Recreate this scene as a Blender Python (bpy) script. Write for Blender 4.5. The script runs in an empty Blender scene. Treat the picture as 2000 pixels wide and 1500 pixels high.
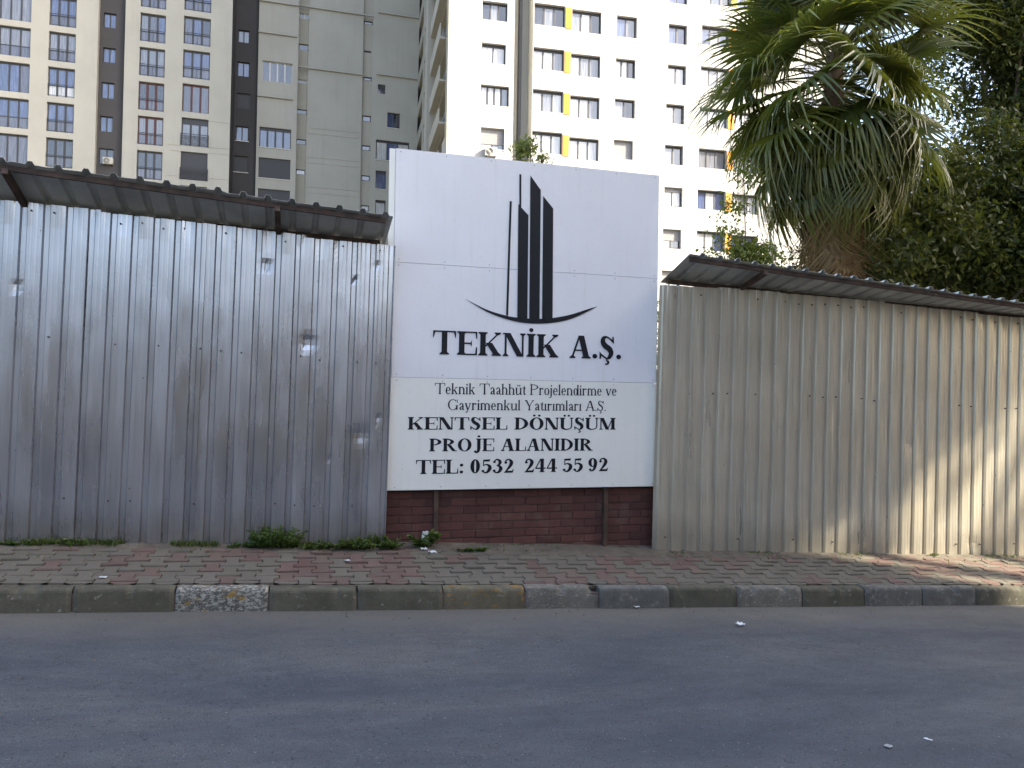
import bpy, bmesh, math, random
import numpy as np
from mathutils import Vector, Matrix, noise
R = math.radians
random.seed(7)
rng = np.random.default_rng(7)
SC = bpy.context.scene
COL = SC.collection

# ------------------------------------------------------------------ camera
F = 1500.0
YAW, PIT, ROL = R(15.65), R(1.05), R(0.95)
CAM = Vector((0, 0, 1.71))
fwd = Vector((math.sin(YAW)*math.cos(PIT), math.cos(YAW)*math.cos(PIT), math.sin(PIT)))
rt = Vector((math.cos(YAW), -math.sin(YAW), 0)); up = rt.cross(fwd)
c_, s_ = math.cos(ROL), math.sin(ROL)
CR = c_*rt + s_*up; CU = -s_*rt + c_*up
cd = bpy.data.cameras.new('camera'); cam = bpy.data.objects.new('camera', cd); COL.objects.link(cam)
cd.lens = 27.0; cd.sensor_width = 36.0; cd.clip_end = 3000; cd.clip_start = 0.05
M = Matrix((CR, CU, -fwd)).transposed().to_4x4(); M.translation = CAM
cam.matrix_world = M
SC.camera = cam

# ------------------------------------------------------------------ light
SUN_TH, SUN_EL = R(60), R(32)          # from -Y towards +X
S = Vector((math.sin(SUN_TH)*math.cos(SUN_EL), -math.cos(SUN_TH)*math.cos(SUN_EL), math.sin(SUN_EL)))
w = bpy.data.worlds.new('World'); SC.world = w; w.use_nodes = True
nt = w.node_tree; nt.nodes.clear()
o_ = nt.nodes.new('ShaderNodeOutputWorld'); b_ = nt.nodes.new('ShaderNodeBackground')
sk = nt.nodes.new('ShaderNodeTexSky'); sk.sky_type = 'NISHITA'; sk.sun_disc = False
sk.sun_elevation = SUN_EL; sk.sun_rotation = math.atan2(S.x, S.y)
sk.air_density = 1.0; sk.dust_density = 4.0; sk.ozone_density = 0.6
b_.inputs['Strength'].default_value = 0.15
nt.links.new(sk.outputs[0], b_.inputs[0]); nt.links.new(b_.outputs[0], o_.inputs[0])
sl = bpy.data.lights.new('sun', 'SUN'); sl.energy = 4.8; sl.angle = R(0.6); sl.color = (1, 0.89, 0.70)
so = bpy.data.objects.new('sun', sl); COL.objects.link(so); so.rotation_euler = S.to_track_quat('Z', 'Y').to_euler()
so.location = (20, -20, 40)
SC.view_settings.view_transform = 'Standard'; SC.view_settings.look = 'None'
SC.view_settings.gamma = 1; SC.view_settings.use_curve_mapping = False
SC.view_settings.exposure = 2.02
SC.render.resolution_x = 1024; SC.render.resolution_y = 768

# ------------------------------------------------------------------ survey helpers (photo pixel -> point on a real plane)
def ray(x, y): return CR*((x-1000)/F) - CU*((y-750)/F) + fwd
def at(x, y, Y):
    d = ray(x, y); return CAM + d*((Y-CAM.y)/d.y)
def on(x, y, P, n):
    d = ray(x, y); return CAM + d*((P-CAM).dot(n)/d.dot(n))

# ------------------------------------------------------------------ object helpers
def tag(o, label=None, cat=None, group=None, kind=None):
    if label: o['label'] = label
    if cat: o['category'] = cat
    if group: o['group'] = group
    if kind: o['kind'] = kind
    return o
def empty(name, loc, rz=0.0):
    o = bpy.data.objects.new(name, None); COL.objects.link(o); o.location = loc; o.rotation_euler[2] = rz
    o.empty_display_size = 0.2
    return o
def link(name, me, parent=None, mat=None):
    o = bpy.data.objects.new(name, me); COL.objects.link(o)
    if mat is not None and len(me.materials) == 0: me.materials.append(mat)
    if parent is not None:
        o.parent = parent; o.matrix_parent_inverse = pinv(parent)
    return o
def wmat(o):
    m = Matrix.LocRotScale(o.location, o.rotation_euler, o.scale)
    return m if o.parent is None else wmat(o.parent) @ o.matrix_parent_inverse @ m
def pinv(p): return wmat(p).inverted()
class MB:
    """collects shapes in world coordinates, built as one mesh object"""
    def __init__(s): s.v = []; s.f = []; s.m = []
    def add(s, vs, fs, mi=0):
        n = len(s.v); s.v += [tuple(v) for v in vs]; s.f += [tuple(i+n for i in f) for f in fs]; s.m += [mi]*len(fs)
        return s
    def box(s, a, b, mi=0, fr=None):
        (x0, y0, z0), (x1, y1, z1) = a, b
        vs = [(x0,y0,z0),(x1,y0,z0),(x1,y1,z0),(x0,y1,z0),(x0,y0,z1),(x1,y0,z1),(x1,y1,z1),(x0,y1,z1)]
        if fr: vs = [fr(*v) for v in vs]
        return s.add(vs, [(0,3,2,1),(4,5,6,7),(0,1,5,4),(1,2,6,5),(2,3,7,6),(3,0,4,7)], mi)
    def bar(s, p, q, w, h=None, mi=0):
        h = h or w; p = Vector(p); q = Vector(q); d = (q-p).normalized()
        u = Vector((0,0,1)) if abs(d.z) < .9 else Vector((0,1,0))
        a = d.cross(u).normalized()*w/2; b = a.cross(d).normalized()*h/2
        vs = [p-a-b, p+a-b, p+a+b, p-a+b, q-a-b, q+a-b, q+a+b, q-a+b]
        return s.add(vs, [(0,3,2,1),(4,5,6,7),(0,1,5,4),(1,2,6,5),(2,3,7,6),(3,0,4,7)], mi)
    def tube(s, pts, rad, n=8, mi=0, cap=True):
        pts = [Vector(p) for p in pts]; base = len(s.v)
        for i, p in enumerate(pts):
            d = (pts[min(i+1, len(pts)-1)] - pts[max(i-1, 0)]).normalized()
            u = Vector((1,0,0)) if abs(d.x) < .8 else Vector((0,1,0))
            a = d.cross(u).normalized(); b = d.cross(a)
            for k in range(n):
                t = 2*math.pi*k/n; s.v.append(tuple(p + (a*math.cos(t)+b*math.sin(t))*rad[i]))
        for i in range(len(pts)-1):
            for k in range(n):
                s.f.append((base+i*n+k, base+i*n+(k+1)%n, base+(i+1)*n+(k+1)%n, base+(i+1)*n+k)); s.m.append(mi)
        if cap:
            s.f.append(tuple(base+k for k in range(n))); s.m.append(mi)
            s.f.append(tuple(base+(len(pts)-1)*n+k for k in range(n))); s.m.append(mi)
        return s
    def build(s, name, mats, parent=None, smooth=False):
        me = bpy.data.meshes.new(name); me.from_pydata(s.v, [], s.f)
        mats = mats if isinstance(mats, (list, tuple)) else [mats]
        for m in mats: me.materials.append(m)
        if len(mats) > 1: me.polygons.foreach_set('material_index', s.m)
        if smooth: me.polygons.foreach_set('use_smooth', [True]*len(s.f))
        me.update()
        o = bpy.data.objects.new(name, me); COL.objects.link(o)
        if parent is not None:
            o.parent = parent; o.matrix_parent_inverse = pinv(parent)
        return o
def bev(o, w=0.004, seg=1):
    m = o.modifiers.new('bevel', 'BEVEL'); m.width = w; m.segments = seg; m.limit_method = 'ANGLE'
    return o

# ------------------------------------------------------------------ materials
class NT:
    def __init__(s, name):
        s.mat = bpy.data.materials.new(name); s.mat.use_nodes = True
        s.t = s.mat.node_tree; s.p = s.t.nodes['Principled BSDF']; s.out = s.t.nodes['Material Output']
        s.tc = s.t.nodes.new('ShaderNodeTexCoord')
    def n(s, typ, **kw):
        nd = s.t.nodes.new(typ)
        for k, v in kw.items(): setattr(nd, k, v)
        return nd
    def L(s, a, b): s.t.links.new(a, b)
    def coord(s, scale=(1,1,1), src='Object', rot=(0,0,0)):
        mp = s.n('ShaderNodeMapping'); mp.inputs['Scale'].default_value = scale; mp.inputs['Rotation'].default_value = rot
        s.L(s.tc.outputs[src], mp.inputs[0]); return mp.outputs[0]
    def wcoord(s, scale=(1,1,1)):
        g = s.n('ShaderNodeNewGeometry'); mp = s.n('ShaderNodeMapping'); mp.inputs['Scale'].default_value = scale
        s.L(g.outputs['Position'], mp.inputs[0]); return mp.outputs[0]
    def noise(s, scale, detail=4, rough=.55, co=None, dist=0):
        nd = s.n('ShaderNodeTexNoise'); nd.inputs['Scale'].default_value = scale; nd.inputs['Detail'].default_value = detail
        nd.inputs['Roughness'].default_value = rough; nd.inputs['Distortion'].default_value = dist
        if co is not None: s.L(co, nd.inputs['Vector'])
        return nd.outputs['Fac']
    def ramp(s, fac, stops, interp='LINEAR'):
        r = s.n('ShaderNodeValToRGB'); cr = r.color_ramp; cr.interpolation = interp
        while len(cr.elements) < len(stops): cr.elements.new(.5)
        for e, (p, c) in zip(cr.elements, stops):
            e.position = p; e.color = (*c, 1) if hasattr(c, '__len__') else (c, c, c, 1)
        s.L(fac, r.inputs[0]); return r.outputs[0]
    def mix(s, fac, a, b, mode='MIX'):
        m = s.n('ShaderNodeMix', data_type='RGBA', blend_type=mode)
        if isinstance(fac, (int, float)): m.inputs[0].default_value = fac
        else: s.L(fac, m.inputs[0])
        for i, v in ((6, a), (7, b)):
            if hasattr(v, '__len__'): m.inputs[i].default_value = (*v, 1)
            else: s.L(v, m.inputs[i])
        return m.outputs[2]
    def math(s, op, a, b=None):
        m = s.n('ShaderNodeMath', operation=op)
        for i, v in ((0, a), (1, b)):
            if v is None: continue
            if isinstance(v, (int, float)): m.inputs[i].default_value = v
            else: s.L(v, m.inputs[i])
        return m.outputs[0]
    def bump(s, fac, strength=.3, dist=.01):
        b = s.n('ShaderNodeBump'); b.inputs['Strength'].default_value = strength; b.inputs['Distance'].default_value = dist
        s.L(fac, b.inputs['Height']); s.L(b.outputs[0], s.p.inputs['Normal'])
    def set(s, **kw):
        for k, v in kw.items():
            i = s.p.inputs[k.replace('_', ' ')]
            if hasattr(v, '__len__'): i.default_value = (*v, 1)
            elif isinstance(v, (int, float)): i.default_value = v
            else: s.L(v, i)
        return s
def simple(name, col, rough=.7, var=.12, scale=6, metal=0, bump=.1, bscale=60, spec=.5, coat=0, world=False):
    m = NT(name)
    co = m.wcoord() if world else m.coord()
    n1 = m.noise(scale, 5, .6, co)
    lo = tuple(c*(1-var) for c in col); hi = tuple(min(1, c*(1+var)) for c in col)
    m.set(Base_Color=m.ramp(n1, [(.3, lo), (.7, hi)]), Roughness=rough, Metallic=metal, Specular_IOR_Level=spec, Coat_Weight=coat)
    if bump: m.bump(m.noise(bscale, 3, .6, co), bump, .005)
    return m.mat
MT = {}
# asphalt
m = NT('asphalt'); co = m.wcoord()
big = m.noise(.55, 4, .6, m.wcoord((.45, 1.6, 1)), .6); fine = m.noise(170, 3, .7, co); mid = m.noise(9, 5, .65, co)
base = m.ramp(big, [(.36, (.056,.062,.074)), (.5, (.078,.082,.091)), (.64, (.108,.108,.108))])
base = m.mix(.8, base, m.ramp(fine, [(.3, .2), (.5, .5), (.68, .85)]), 'OVERLAY')
base = m.mix(.5, base, m.ramp(m.noise(4.5, 8, .75, m.wcoord((.6, 1.5, 1)), .4), [(.3, .3), (.7, .7)]), 'OVERLAY')
base = m.mix(m.ramp(mid, [(.58, 0), (.72, .55)]), base, (.05,.053,.058))
spots = m.noise(38, 2, .5, m.wcoord((1, 1.3, 1)))
base = m.mix(m.ramp(spots, [(.66, 0), (.69, .8)]), base, (.03,.03,.032))
sp2 = m.noise(55, 2, .5, m.wcoord((1.2, 1, 2)))
base = m.mix(m.ramp(sp2, [(.715, 0), (.73, .7)]), base, (.3,.29,.27))
cr_ = m.n('ShaderNodeTexVoronoi', feature='DISTANCE_TO_EDGE'); cr_.inputs['Scale'].default_value = .55
wv = m.n('ShaderNodeVectorMath', operation='ADD'); m.L(m.wcoord(), wv.inputs[0])
nz_ = m.n('ShaderNodeTexNoise'); nz_.inputs['Scale'].default_value = 2.2; nz_.inputs['Detail'].default_value = 6; m.L(m.wcoord(), nz_.inputs['Vector'])
m.L(nz_.outputs['Color'], wv.inputs[1]); m.L(wv.outputs[0], cr_.inputs['Vector'])
crk = m.math('MULTIPLY', m.ramp(cr_.outputs['Distance'], [(0, 1), (.006, 0)]), m.ramp(m.noise(.8, 3, .6, co), [(.5, 0), (.6, .55)]))
base = m.mix(crk, base, (.025,.026,.028))
# dust along the gutter
sx = m.n('ShaderNodeSeparateXYZ'); m.L(m.wcoord(), sx.inputs[0])
gy = m.math('ADD', sx.outputs[1], m.math('MULTIPLY', m.noise(1.7, 5, .7, co), .9))
base = m.mix(m.ramp(m.math('SUBTRACT', gy, 5.6), [(.35, 0), (1.0, .6)]), base, (.155,.143,.12))
m.set(Base_Color=base, Roughness=.82, Specular_IOR_Level=.35); m.bump(m.math('ADD', fine, m.math('MULTIPLY', mid, .6)), .55, .004)
MT['asphalt'] = m.mat
# galvanised sheets
def galv(name, col, dirt, rough, metal=.9, ds=.7):
    m = NT(name); co = m.wcoord((1, 1, .12)); 
    st = m.noise(9, 3, .5, co); spang = m.noise(60, 2, .5, m.wcoord()); blot = m.noise(1.4, 3, .5, m.wcoord((1, 1, .7)))
    oi = m.n('ShaderNodeObjectInfo')
    c = m.ramp(st, [(.3, tuple(x*.86 for x in col)), (.7, tuple(min(1, x*1.08) for x in col))])
    c = m.mix(m.math('MULTIPLY', oi.outputs['Random'], .3), c, tuple(x*.8 for x in col))
    d = m.ramp(m.math('ADD', m.math('MULTIPLY', blot, .7), m.math('MULTIPLY', st, .3)), [(.40, 0), (.74, ds)])
    c = m.mix(d, c, dirt)
    run = m.noise(34, 3, .6, m.wcoord((1, 1, .03)))
    c = m.mix(m.ramp(run, [(.56, 0), (.74, ds*.6)]), c, tuple(x*.55 for x in dirt))
    c = m.mix(m.ramp(run, [(.28, .4), (.40, 0)]), c, tuple(min(1, x*1.35) for x in col))  # lighter streaks paint bright vertical glints onto the metal
    sz = m.n('ShaderNodeSeparateXYZ'); m.L(m.wcoord(), sz.inputs[0])
    hgt = m.math('SUBTRACT', sz.outputs[2], m.math('ADD', m.math('MULTIPLY', sz.outputs[0], -.05), .12))
    hgt = m.math('ADD', hgt, m.math('MULTIPLY', m.noise(3.5, 6, .75, m.wcoord((1, 1, .5))), -.6))
    c = m.mix(m.ramp(hgt, [(-.0, .42), (.26, 0)]), c, (.24,.215,.17))
    spk = m.noise(26, 2, .5, m.wcoord((1, 1, .7)))
    c = m.mix(m.ramp(spk, [(.74, 0), (.77, .7)]), c, (.12,.11,.1))
    rr = m.ramp(m.math('ADD', m.math('MULTIPLY', st, .5), m.math('MULTIPLY', blot, .5)), [(.3, rough-.06), (.7, rough+.12)])
    m.set(Base_Color=c, Metallic=m.ramp(d, [(0, metal), (1, metal*.5)]), Roughness=rr)
    m.bump(m.math('ADD', m.noise(2.2, 3, .5, m.wcoord((1, 1, .35))), m.math('MULTIPLY', spang, .015)), .3, .02)
    return m.mat
MT['galv'] = galv('galvanised_sheet', (.465,.475,.51), (.36,.355,.355), .26, .85, .35)
MT['galv_w'] = galv('weathered_galvanised_sheet', (.64,.61,.52), (.36,.31,.22), .31, .58, .75)
MT['roof_under'] = simple('dull_sheet_underside', (.50,.51,.48), .5, .2, 3, .25)
MT['rust'] = simple('rusty_brown_steel', (.070,.042,.030), .75, .5, 9, 0, .4, 80)
MT['screw'] = simple('dark_screw', (.05,.045,.04), .6, .1)
# sign
def signmat(name, col):
    m = NT(name); co = m.wcoord()
    n1 = m.noise(2.2, 5, .6, co); dr = m.noise(5, 4, .7, m.wcoord((3, 1, .15)))
    c = m.ramp(n1, [(.3, tuple(x*.95 for x in col)), (.7, col)])
    c = m.mix(m.ramp(dr, [(.54, 0), (.80, .18)]), c, (.45,.42,.36))
    c = m.mix(m.ramp(m.noise(40, 3, .6, co), [(.66, 0), (.70, .25)]), c, (.4,.38,.34))
    m.set(Base_Color=c, Roughness=.33, Specular_IOR_Level=.5); m.bump(m.noise(1.3, 2, .5, co), .35, .03)
    return m.mat
MT['sign_top'] = signmat('blueish_white_sign_sheet', (.80,.80,.84))
MT['sign_low'] = signmat('cream_white_sign_sheet', (.84,.84,.79))
MT['ink'] = simple('black_sign_film', (.010,.011,.017), .5, .1, spec=.25)
MT['gal_frame'] = simple('grey_steel_frame', (.25,.25,.26), .5, .1, 6, .5)
# brick
m = NT('red_brick'); oi = m.n('ShaderNodeObjectInfo'); co = m.wcoord()
c = m.mix(oi.outputs['Random'], (.082,.031,.026), (.140,.052,.041))
c = m.mix(m.ramp(m.noise(14, 5, .7, co), [(.4, 0), (.75, .55)]), c, (.07,.028,.024))
c = m.mix(m.ramp(m.noise(3, 4, .7, co), [(.55, 0), (.8, .5)]), c, (.23,.17,.14))
m.set(Base_Color=c, Roughness=.85); m.bump(m.noise(90, 4, .7, co), .5, .004); MT['brick'] = m.mat
MT['mortar'] = simple('dark_mortar', (.12,.085,.075), .95, .3, 12, 0, .5)
# paving
def pave(name, a, b):
    m = NT(name); oi = m.n('ShaderNodeObjectInfo'); co = m.wcoord()
    c = m.mix(oi.outputs['Random'], a, b)
    c = m.mix(m.ramp(m.noise(3.2, 5, .7, co), [(.38, 0), (.68, .75)]), c, (.135,.120,.094))
    c = m.mix(.5, c, m.ramp(m.noise(150, 3, .7, co), [(.3, .3), (.7, .72)]), 'OVERLAY')
    m.set(Base_Color=c, Roughness=.9, Specular_IOR_Level=.3); m.bump(m.noise(130, 4, .7, co), .6, .004); return m.mat
MT['pave_red'] = pave('red_concrete_paver', (.120,.072,.064), (.155,.102,.088))
MT['pave_grey'] = pave('grey_concrete_paver', (.115,.106,.088), (.150,.136,.110))
m = NT('sandy_dirt'); co = m.wcoord()
c = m.ramp(m.noise(7, 6, .7, co), [(.3, (.065,.055,.043)), (.55, (.125,.107,.083)), (.75, (.175,.152,.118))])
c = m.mix(.5, c, m.ramp(m.noise(190, 3, .7, co), [(.3, .2), (.7, .8)]), 'OVERLAY')
m.set(Base_Color=c, Roughness=.95); m.bump(m.noise(110, 5, .75, co), .8, .008); MT['dirt'] = m.mat
def kerbm(name, col, paint=None, pcol2=None, thr=.5, chip=.2):
    m = NT(name); co = m.wcoord(); oi = m.n('ShaderNodeObjectInfo')
    c = m.ramp(m.noise(5, 6, .7, co), [(.3, tuple(x*.72 for x in col)), (.7, tuple(x*1.25 for x in col))])
    c = m.mix(.5, c, m.ramp(m.noise(160, 3, .7, co), [(.3, .3), (.7, .75)]), 'OVERLAY')
    c = m.mix(m.ramp(m.noise(17, 4, .7, co), [(.66-chip*.2, 0), (.72, .6)]), c, (.36,.34,.30))
    if paint:
        c = m.mix(m.ramp(m.noise(34, 8, .8, m.wcoord((1, 1, 1.6))), [(thr, 0), (thr+.03, 1)]), c, paint)
    if pcol2:
        c = m.mix(m.ramp(m.noise(5.5, 5, .8, m.wcoord((1, 1, 2.4))), [(.56, 0), (.62, .85)]), c, pcol2)
    sx = m.n('ShaderNodeSeparateXYZ'); m.L(m.wcoord(), sx.inputs[0])
    m.set(Base_Color=c, Roughness=.9, Specular_IOR_Level=.3); m.bump(m.noise(70, 5, .75, co), .6, .006); return m.mat
MT['kerb'] = kerbm('olive_grey_kerb_concrete', (.100,.094,.070))
MT['kerb_g'] = kerbm('grey_kerb_concrete', (.125,.123,.112), chip=.6)
MT['kerb_w'] = kerbm('flaking_white_painted_kerb', (.10,.10,.09), (.36,.35,.31), (.30,.18,.035), .50)
MT['kerb_o'] = kerbm('ochre_stained_kerb', (.13,.115,.08), None, (.30,.17,.025))
MT['kerb_chip'] = kerbm('chipped_kerb', (.15,.14,.12), (.38,.36,.31), None, .58)
# buildings
def plaster(name, col, var=.05, streak=.25, dark=(.3,.29,.26)):
    m = NT(name); co = m.wcoord()
    c = m.ramp(m.noise(.35, 5, .6, co), [(.3, tuple(x*(1-var) for x in col)), (.7, tuple(min(1, x*(1+var)) for x in col))])
    c = m.mix(m.ramp(m.noise(.9, 5, .7, m.wcoord((2.5, 2.5, .12))), [(.52, 0), (.8, streak)]), c, dark)
    m.set(Base_Color=c, Roughness=.88, Specular_IOR_Level=.3); m.bump(m.noise(14, 4, .6, co), .15, .02); return m.mat
MT['cream'] = plaster('cream_plaster', (.375,.37,.335), .06, .45)
MT['cream2'] = plaster('warm_cream_plaster', (.385,.375,.325), .06, .35)  # slightly warmer cream for side walls, mouldings and roof
MT['charcoal'] = plaster('charcoal_plaster', (.060,.058,.062), .08, .1, (.09,.09,.09))
MT['whitewall'] = plaster('white_plaster', (.36,.36,.365), .02, .14, (.6,.58,.54))
MT['greywall'] = plaster('grey_plaster', (.5,.49,.45), .05, .3)
MT['ochre'] = simple('ochre_yellow_panel', (.50,.215,.022), .7, .08, 2)
MT['frame'] = simple('anthracite_window_frame', (.035,.037,.045), .5, .1)
MT['frame_r'] = simple('red_brown_window_frame', (.065,.018,.016), .5, .1)
MT['frame_w'] = simple('white_window_frame', (.6,.6,.58), .5, .05)
MT['sill'] = simple('stone_sill', (.55,.54,.5), .6, .08)
MT['shutter'] = simple('anthracite_roller_shutter', (.045,.048,.056), .6, .05)
MT['shutter_g'] = simple('grey_roller_shutter', (.22,.22,.23), .6, .05)
MT['room'] = simple('unlit_interior', (.02,.02,.023), .9, .1)
def glass(name, a, b, rough=.06, sc=3.0):
    m = NT(name); oi = m.n('ShaderNodeObjectInfo')
    v = m.n('ShaderNodeVectorMath', operation='ADD'); m.L(m.wcoord((sc, sc, .25)), v.inputs[0]); m.L(oi.outputs['Location'], v.inputs[1])
    n1 = m.noise(3, 3, .6, v.outputs[0]); n2 = m.noise(.45, 2, .5, m.wcoord())
    c = m.ramp(n1, [(.35, a), (.62, b)])
    c = m.mix(m.math('MULTIPLY', oi.outputs['Random'], .5), c, a)
    m.set(Base_Color=c, Roughness=rough, Specular_IOR_Level=.9, IOR=1.6, Coat_Weight=.6, Coat_Roughness=.03)
    m.bump(n2, .08, .3); return m.mat
MT['gl_blue'] = glass('sky_tinted_pane', (.04,.055,.115), (.10,.13,.26))  # blue of the reflected sky is put into the base colour
MT['gl_dark'] = glass('dark_pane', (.012,.014,.022), (.05,.055,.075))
MT['gl_curt'] = glass('pane_with_net_curtain', (.30,.31,.33), (.62,.62,.62), sc=8)
MT['gl_grey'] = glass('grey_curtained_pane', (.10,.11,.13), (.21,.22,.26), sc=8)
MT['gl_low'] = glass('smoked_lower_pane', (.05,.052,.075), (.11,.11,.15), .2)
MT['brown'] = plaster('brown_render', (.33,.24,.16), .1, .3, (.12,.09,.06))
MT['brown2'] = plaster('sandy_render', (.42,.33,.22), .1, .3, (.15,.11,.08))
# vegetation
def leafm(name, a, b, trans=.35, rough=.45, yellow=None, tcol=None, spec=.5):
    m = NT(name); oi = m.n('ShaderNodeObjectInfo'); g = m.n('ShaderNodeNewGeometry')
    c = m.mix(g.outputs['Random Per Island'], a, b)
    c = m.mix(m.ramp(m.noise(1.1, 3, .6, m.wcoord()), [(.42, 0), (.66, .6)]), c, yellow or b)
    m.set(Base_Color=c, Roughness=rough, Specular_IOR_Level=spec)
    tr = m.n('ShaderNodeBsdfTranslucent'); mx = m.n('ShaderNodeMixShader'); mx.inputs[0].default_value = trans
    tcn = m.mix(.5, c, tcol or (.25,.30,.03)); m.L(tcn, tr.inputs[0])
    m.L(m.p.outputs[0], mx.inputs[1]); m.L(tr.outputs[0], mx.inputs[2]); m.L(mx.outputs[0], m.out.inputs[0])
    return m.mat
MT['palm'] = leafm('palm_leaf', (.040,.064,.012), (.090,.122,.022), .33, .34, (.20,.20,.030), None, .8)
MT['palm_dead'] = leafm('dead_palm_leaf', (.16,.10,.045), (.30,.20,.09), .15, .8, (.22,.15,.07), (.3,.2,.1))
MT['leaf_dark'] = leafm('dark_evergreen_leaf', (.016,.030,.009), (.048,.072,.018), .22, .5, (.095,.105,.024), None, .25)
MT['leaf_mid'] = leafm('mid_green_leaf', (.04,.07,.015), (.09,.13,.03), .3, .45, (.14,.15,.03))
MT['leaf_light'] = leafm('light_green_leaf', (.09,.13,.025), (.19,.24,.05), .4, .5, (.25,.27,.06))
MT['weed'] = leafm('weed_leaf', (.04,.085,.018), (.09,.155,.03), .3, .5, (.12,.155,.035))
MT['grass'] = leafm('wall_foot_grass', (.04,.075,.015), (.09,.14,.03), .3, .5, (.13,.15,.04))
MT['bark'] = simple('grey_brown_bark', (.10,.08,.06), .9, .35, 12, 0, .7, 40)
MT['fibre'] = simple('palm_trunk_fibre', (.10,.065,.04), .95, .4, 20, 0, .8, 50)
MT['paper'] = simple('white_litter_paper', (.75,.76,.78), .6, .06)
MT['plastic'] = simple('white_plastic_bag', (.55,.58,.56), .35, .12, 30)
MT['ac'] = simple('off_white_casing', (.42,.41,.37), .6, .08)
MT['soil'] = simple('bare_ground', (.13,.12,.09), .95, .3, .6, 0, .3)

# ================================================================== SETTING
SL = -0.05                                   # street falls to the right
def zr(x): return SL*x                       # road
YK, YF = 6.33, 7.50                          # kerb front face, fence line
def zp(x, y): return 0.178 + SL*x + (y-YK)*0.096   # pavement top
# ground under everything
g = MB(); N = 24
xs = [-500, -120, -40, -20, 14, 40, 120, 500]
def gz(x): return SL*max(-40, min(40, x)) - .10
for i in range(len(xs)-1):
    x0, x1 = xs[i], xs[i+1]
    g.add([(x0,-400,gz(x0)),(x1,-400,gz(x1)),(x1,800,gz(x1)),(x0,800,gz(x0))], [(0,1,2,3)])
tag(g.build('ground', MT['soil']), kind='structure')
g = MB(); xs = np.linspace(-30, 40, 71)
for i in range(len(xs)-1):
    x0, x1 = xs[i], xs[i+1]
    ys = [-1.6, 0, 2, 4, 5.4, YK+.06]
    for y0, y1 in zip(ys[:-1], ys[1:]):
        c = lambda y: -.00 if y > 5 else .012*(1-abs(y-2.4)/3.8)
        g.add([(x0,y0,zr(x0)+c(y0)),(x1,y0,zr(x1)+c(y0)),(x1,y1,zr(x1)+c(y1)),(x0,y1,zr(x0)+c(y1))], [(0,1,2,3)])
tag(g.build('road', MT['asphalt']), kind='structure')
# opposite pavement, behind the camera
g = MB(); g.add([(-30,-4.4,zr(-30)+.15),(40,-4.4,zr(40)+.15),(40,-1.6,zr(40)+.15),(-30,-1.6,zr(-30)+.15),(40,-1.6,zr(40)-.05),(-30,-1.6,zr(-30)-.05)], [(0,1,2,3),(3,2,4,5)])
tag(g.build('opposite_pavement', MT['dirt']), kind='structure')
# sand bed below the pavers
g = MB(); xs = np.linspace(-30, 40, 141)
for x0, x1 in zip(xs[:-1], xs[1:]):
    g.add([(x0,YK+.1,zp(x0,YK+.1)-.014),(x1,YK+.1,zp(x1,YK+.1)-.014),(x1,YF+1.2,zp(x1,YF+.1)-.014),(x0,YF+1.2,zp(x0,YF+.1)-.014)], [(0,1,2,3)])
pavement = tag(g.build('pavement', MT['dirt']), kind='structure')
# interlocking pavers
PW, PL, DL = .150, .265, .020
def paver_mesh():
    W, w2, gp = (PW+DL*2)/2-.0026, (PW-DL*2)/2-.0026, .0034
    a = [(W,gp),(W,.17*PL),(w2,.33*PL),(w2,.67*PL),(W,.83*PL),(W,PL-gp)]
    out = a + [(-x, y) for x, y in reversed(a)]
    cx, cy = 0, PL/2; n = len(out)
    def ins(p, d):
        x, y = p; return (x - math.copysign(d, x), y + (d if y < cy else -d))
    bot = [(x, y-cy, -.03) for x, y in out]; mid_ = [(x, y-cy, -.006) for x, y in out]; top = [(*(lambda q: (q[0], q[1]-cy))(ins(p, .005)), 0) for p in out]
    vs = bot+mid_+top; fs = []
    for r_ in (0, n):
        for k in range(n): fs.append((r_+k, r_+(k+1)%n, r_+n+(k+1)%n, r_+n+k))
    fs.append(tuple(range(2*n, 3*n)))
    return vs, fs
pv, pf = paver_mesh()
pm = {}
for k in ('pave_red', 'pave_grey'):
    me = bpy.data.meshes.new('paving_stone'); me.from_pydata(pv, [], pf); me.materials.append(MT[k]); pm[k] = me
tilt = Matrix(((1,0,0),(0,1,0),(SL,.096,1))).to_4x4()
cand = []
ncol = int(22/PW)
for i in range(ncol):
    x = -8 + i*PW
    off = (i % 2)*PL/2
    for j in range(-1, 5):
        y = YK + .16 + off + j*PL + PL/2 - .13
        if y-PL/2 < YK+.122 or y+PL/2 > YF+.06: 
            if y+PL/2 < YK+.14 or y-PL/2 > YF: continue
        cl = 0
        if y-PL/2 < YK+.122: cl = YK+.124
        px = (Vector((x, y, zp(x, y)))-CAM); zc = px.dot(fwd); u = 1000+F*px.dot(CR)/zc
        red = (noise.noise(Vector((x*.55+3.1, y*.5, 0))) + .12*math.sin(x*9) + random.uniform(-.25,.25) > .10) and x > -1.9
        if x > 2.4 and random.random() < .25: red = False
        dz = random.gauss(0, .0022) + .006*noise.noise(Vector((x*1.5, y*2, 5)))
        cand.append((zc, -40 < u < 2040 and not cl, x, y, cl, 'pave_red' if red else 'pave_grey', dz))
vis = sorted([c for c in cand if c[1]])
single = set(id(c) for c in vis[:300]); stuffs = {'pave_red': MB(), 'pave_grey': MB()}
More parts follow.
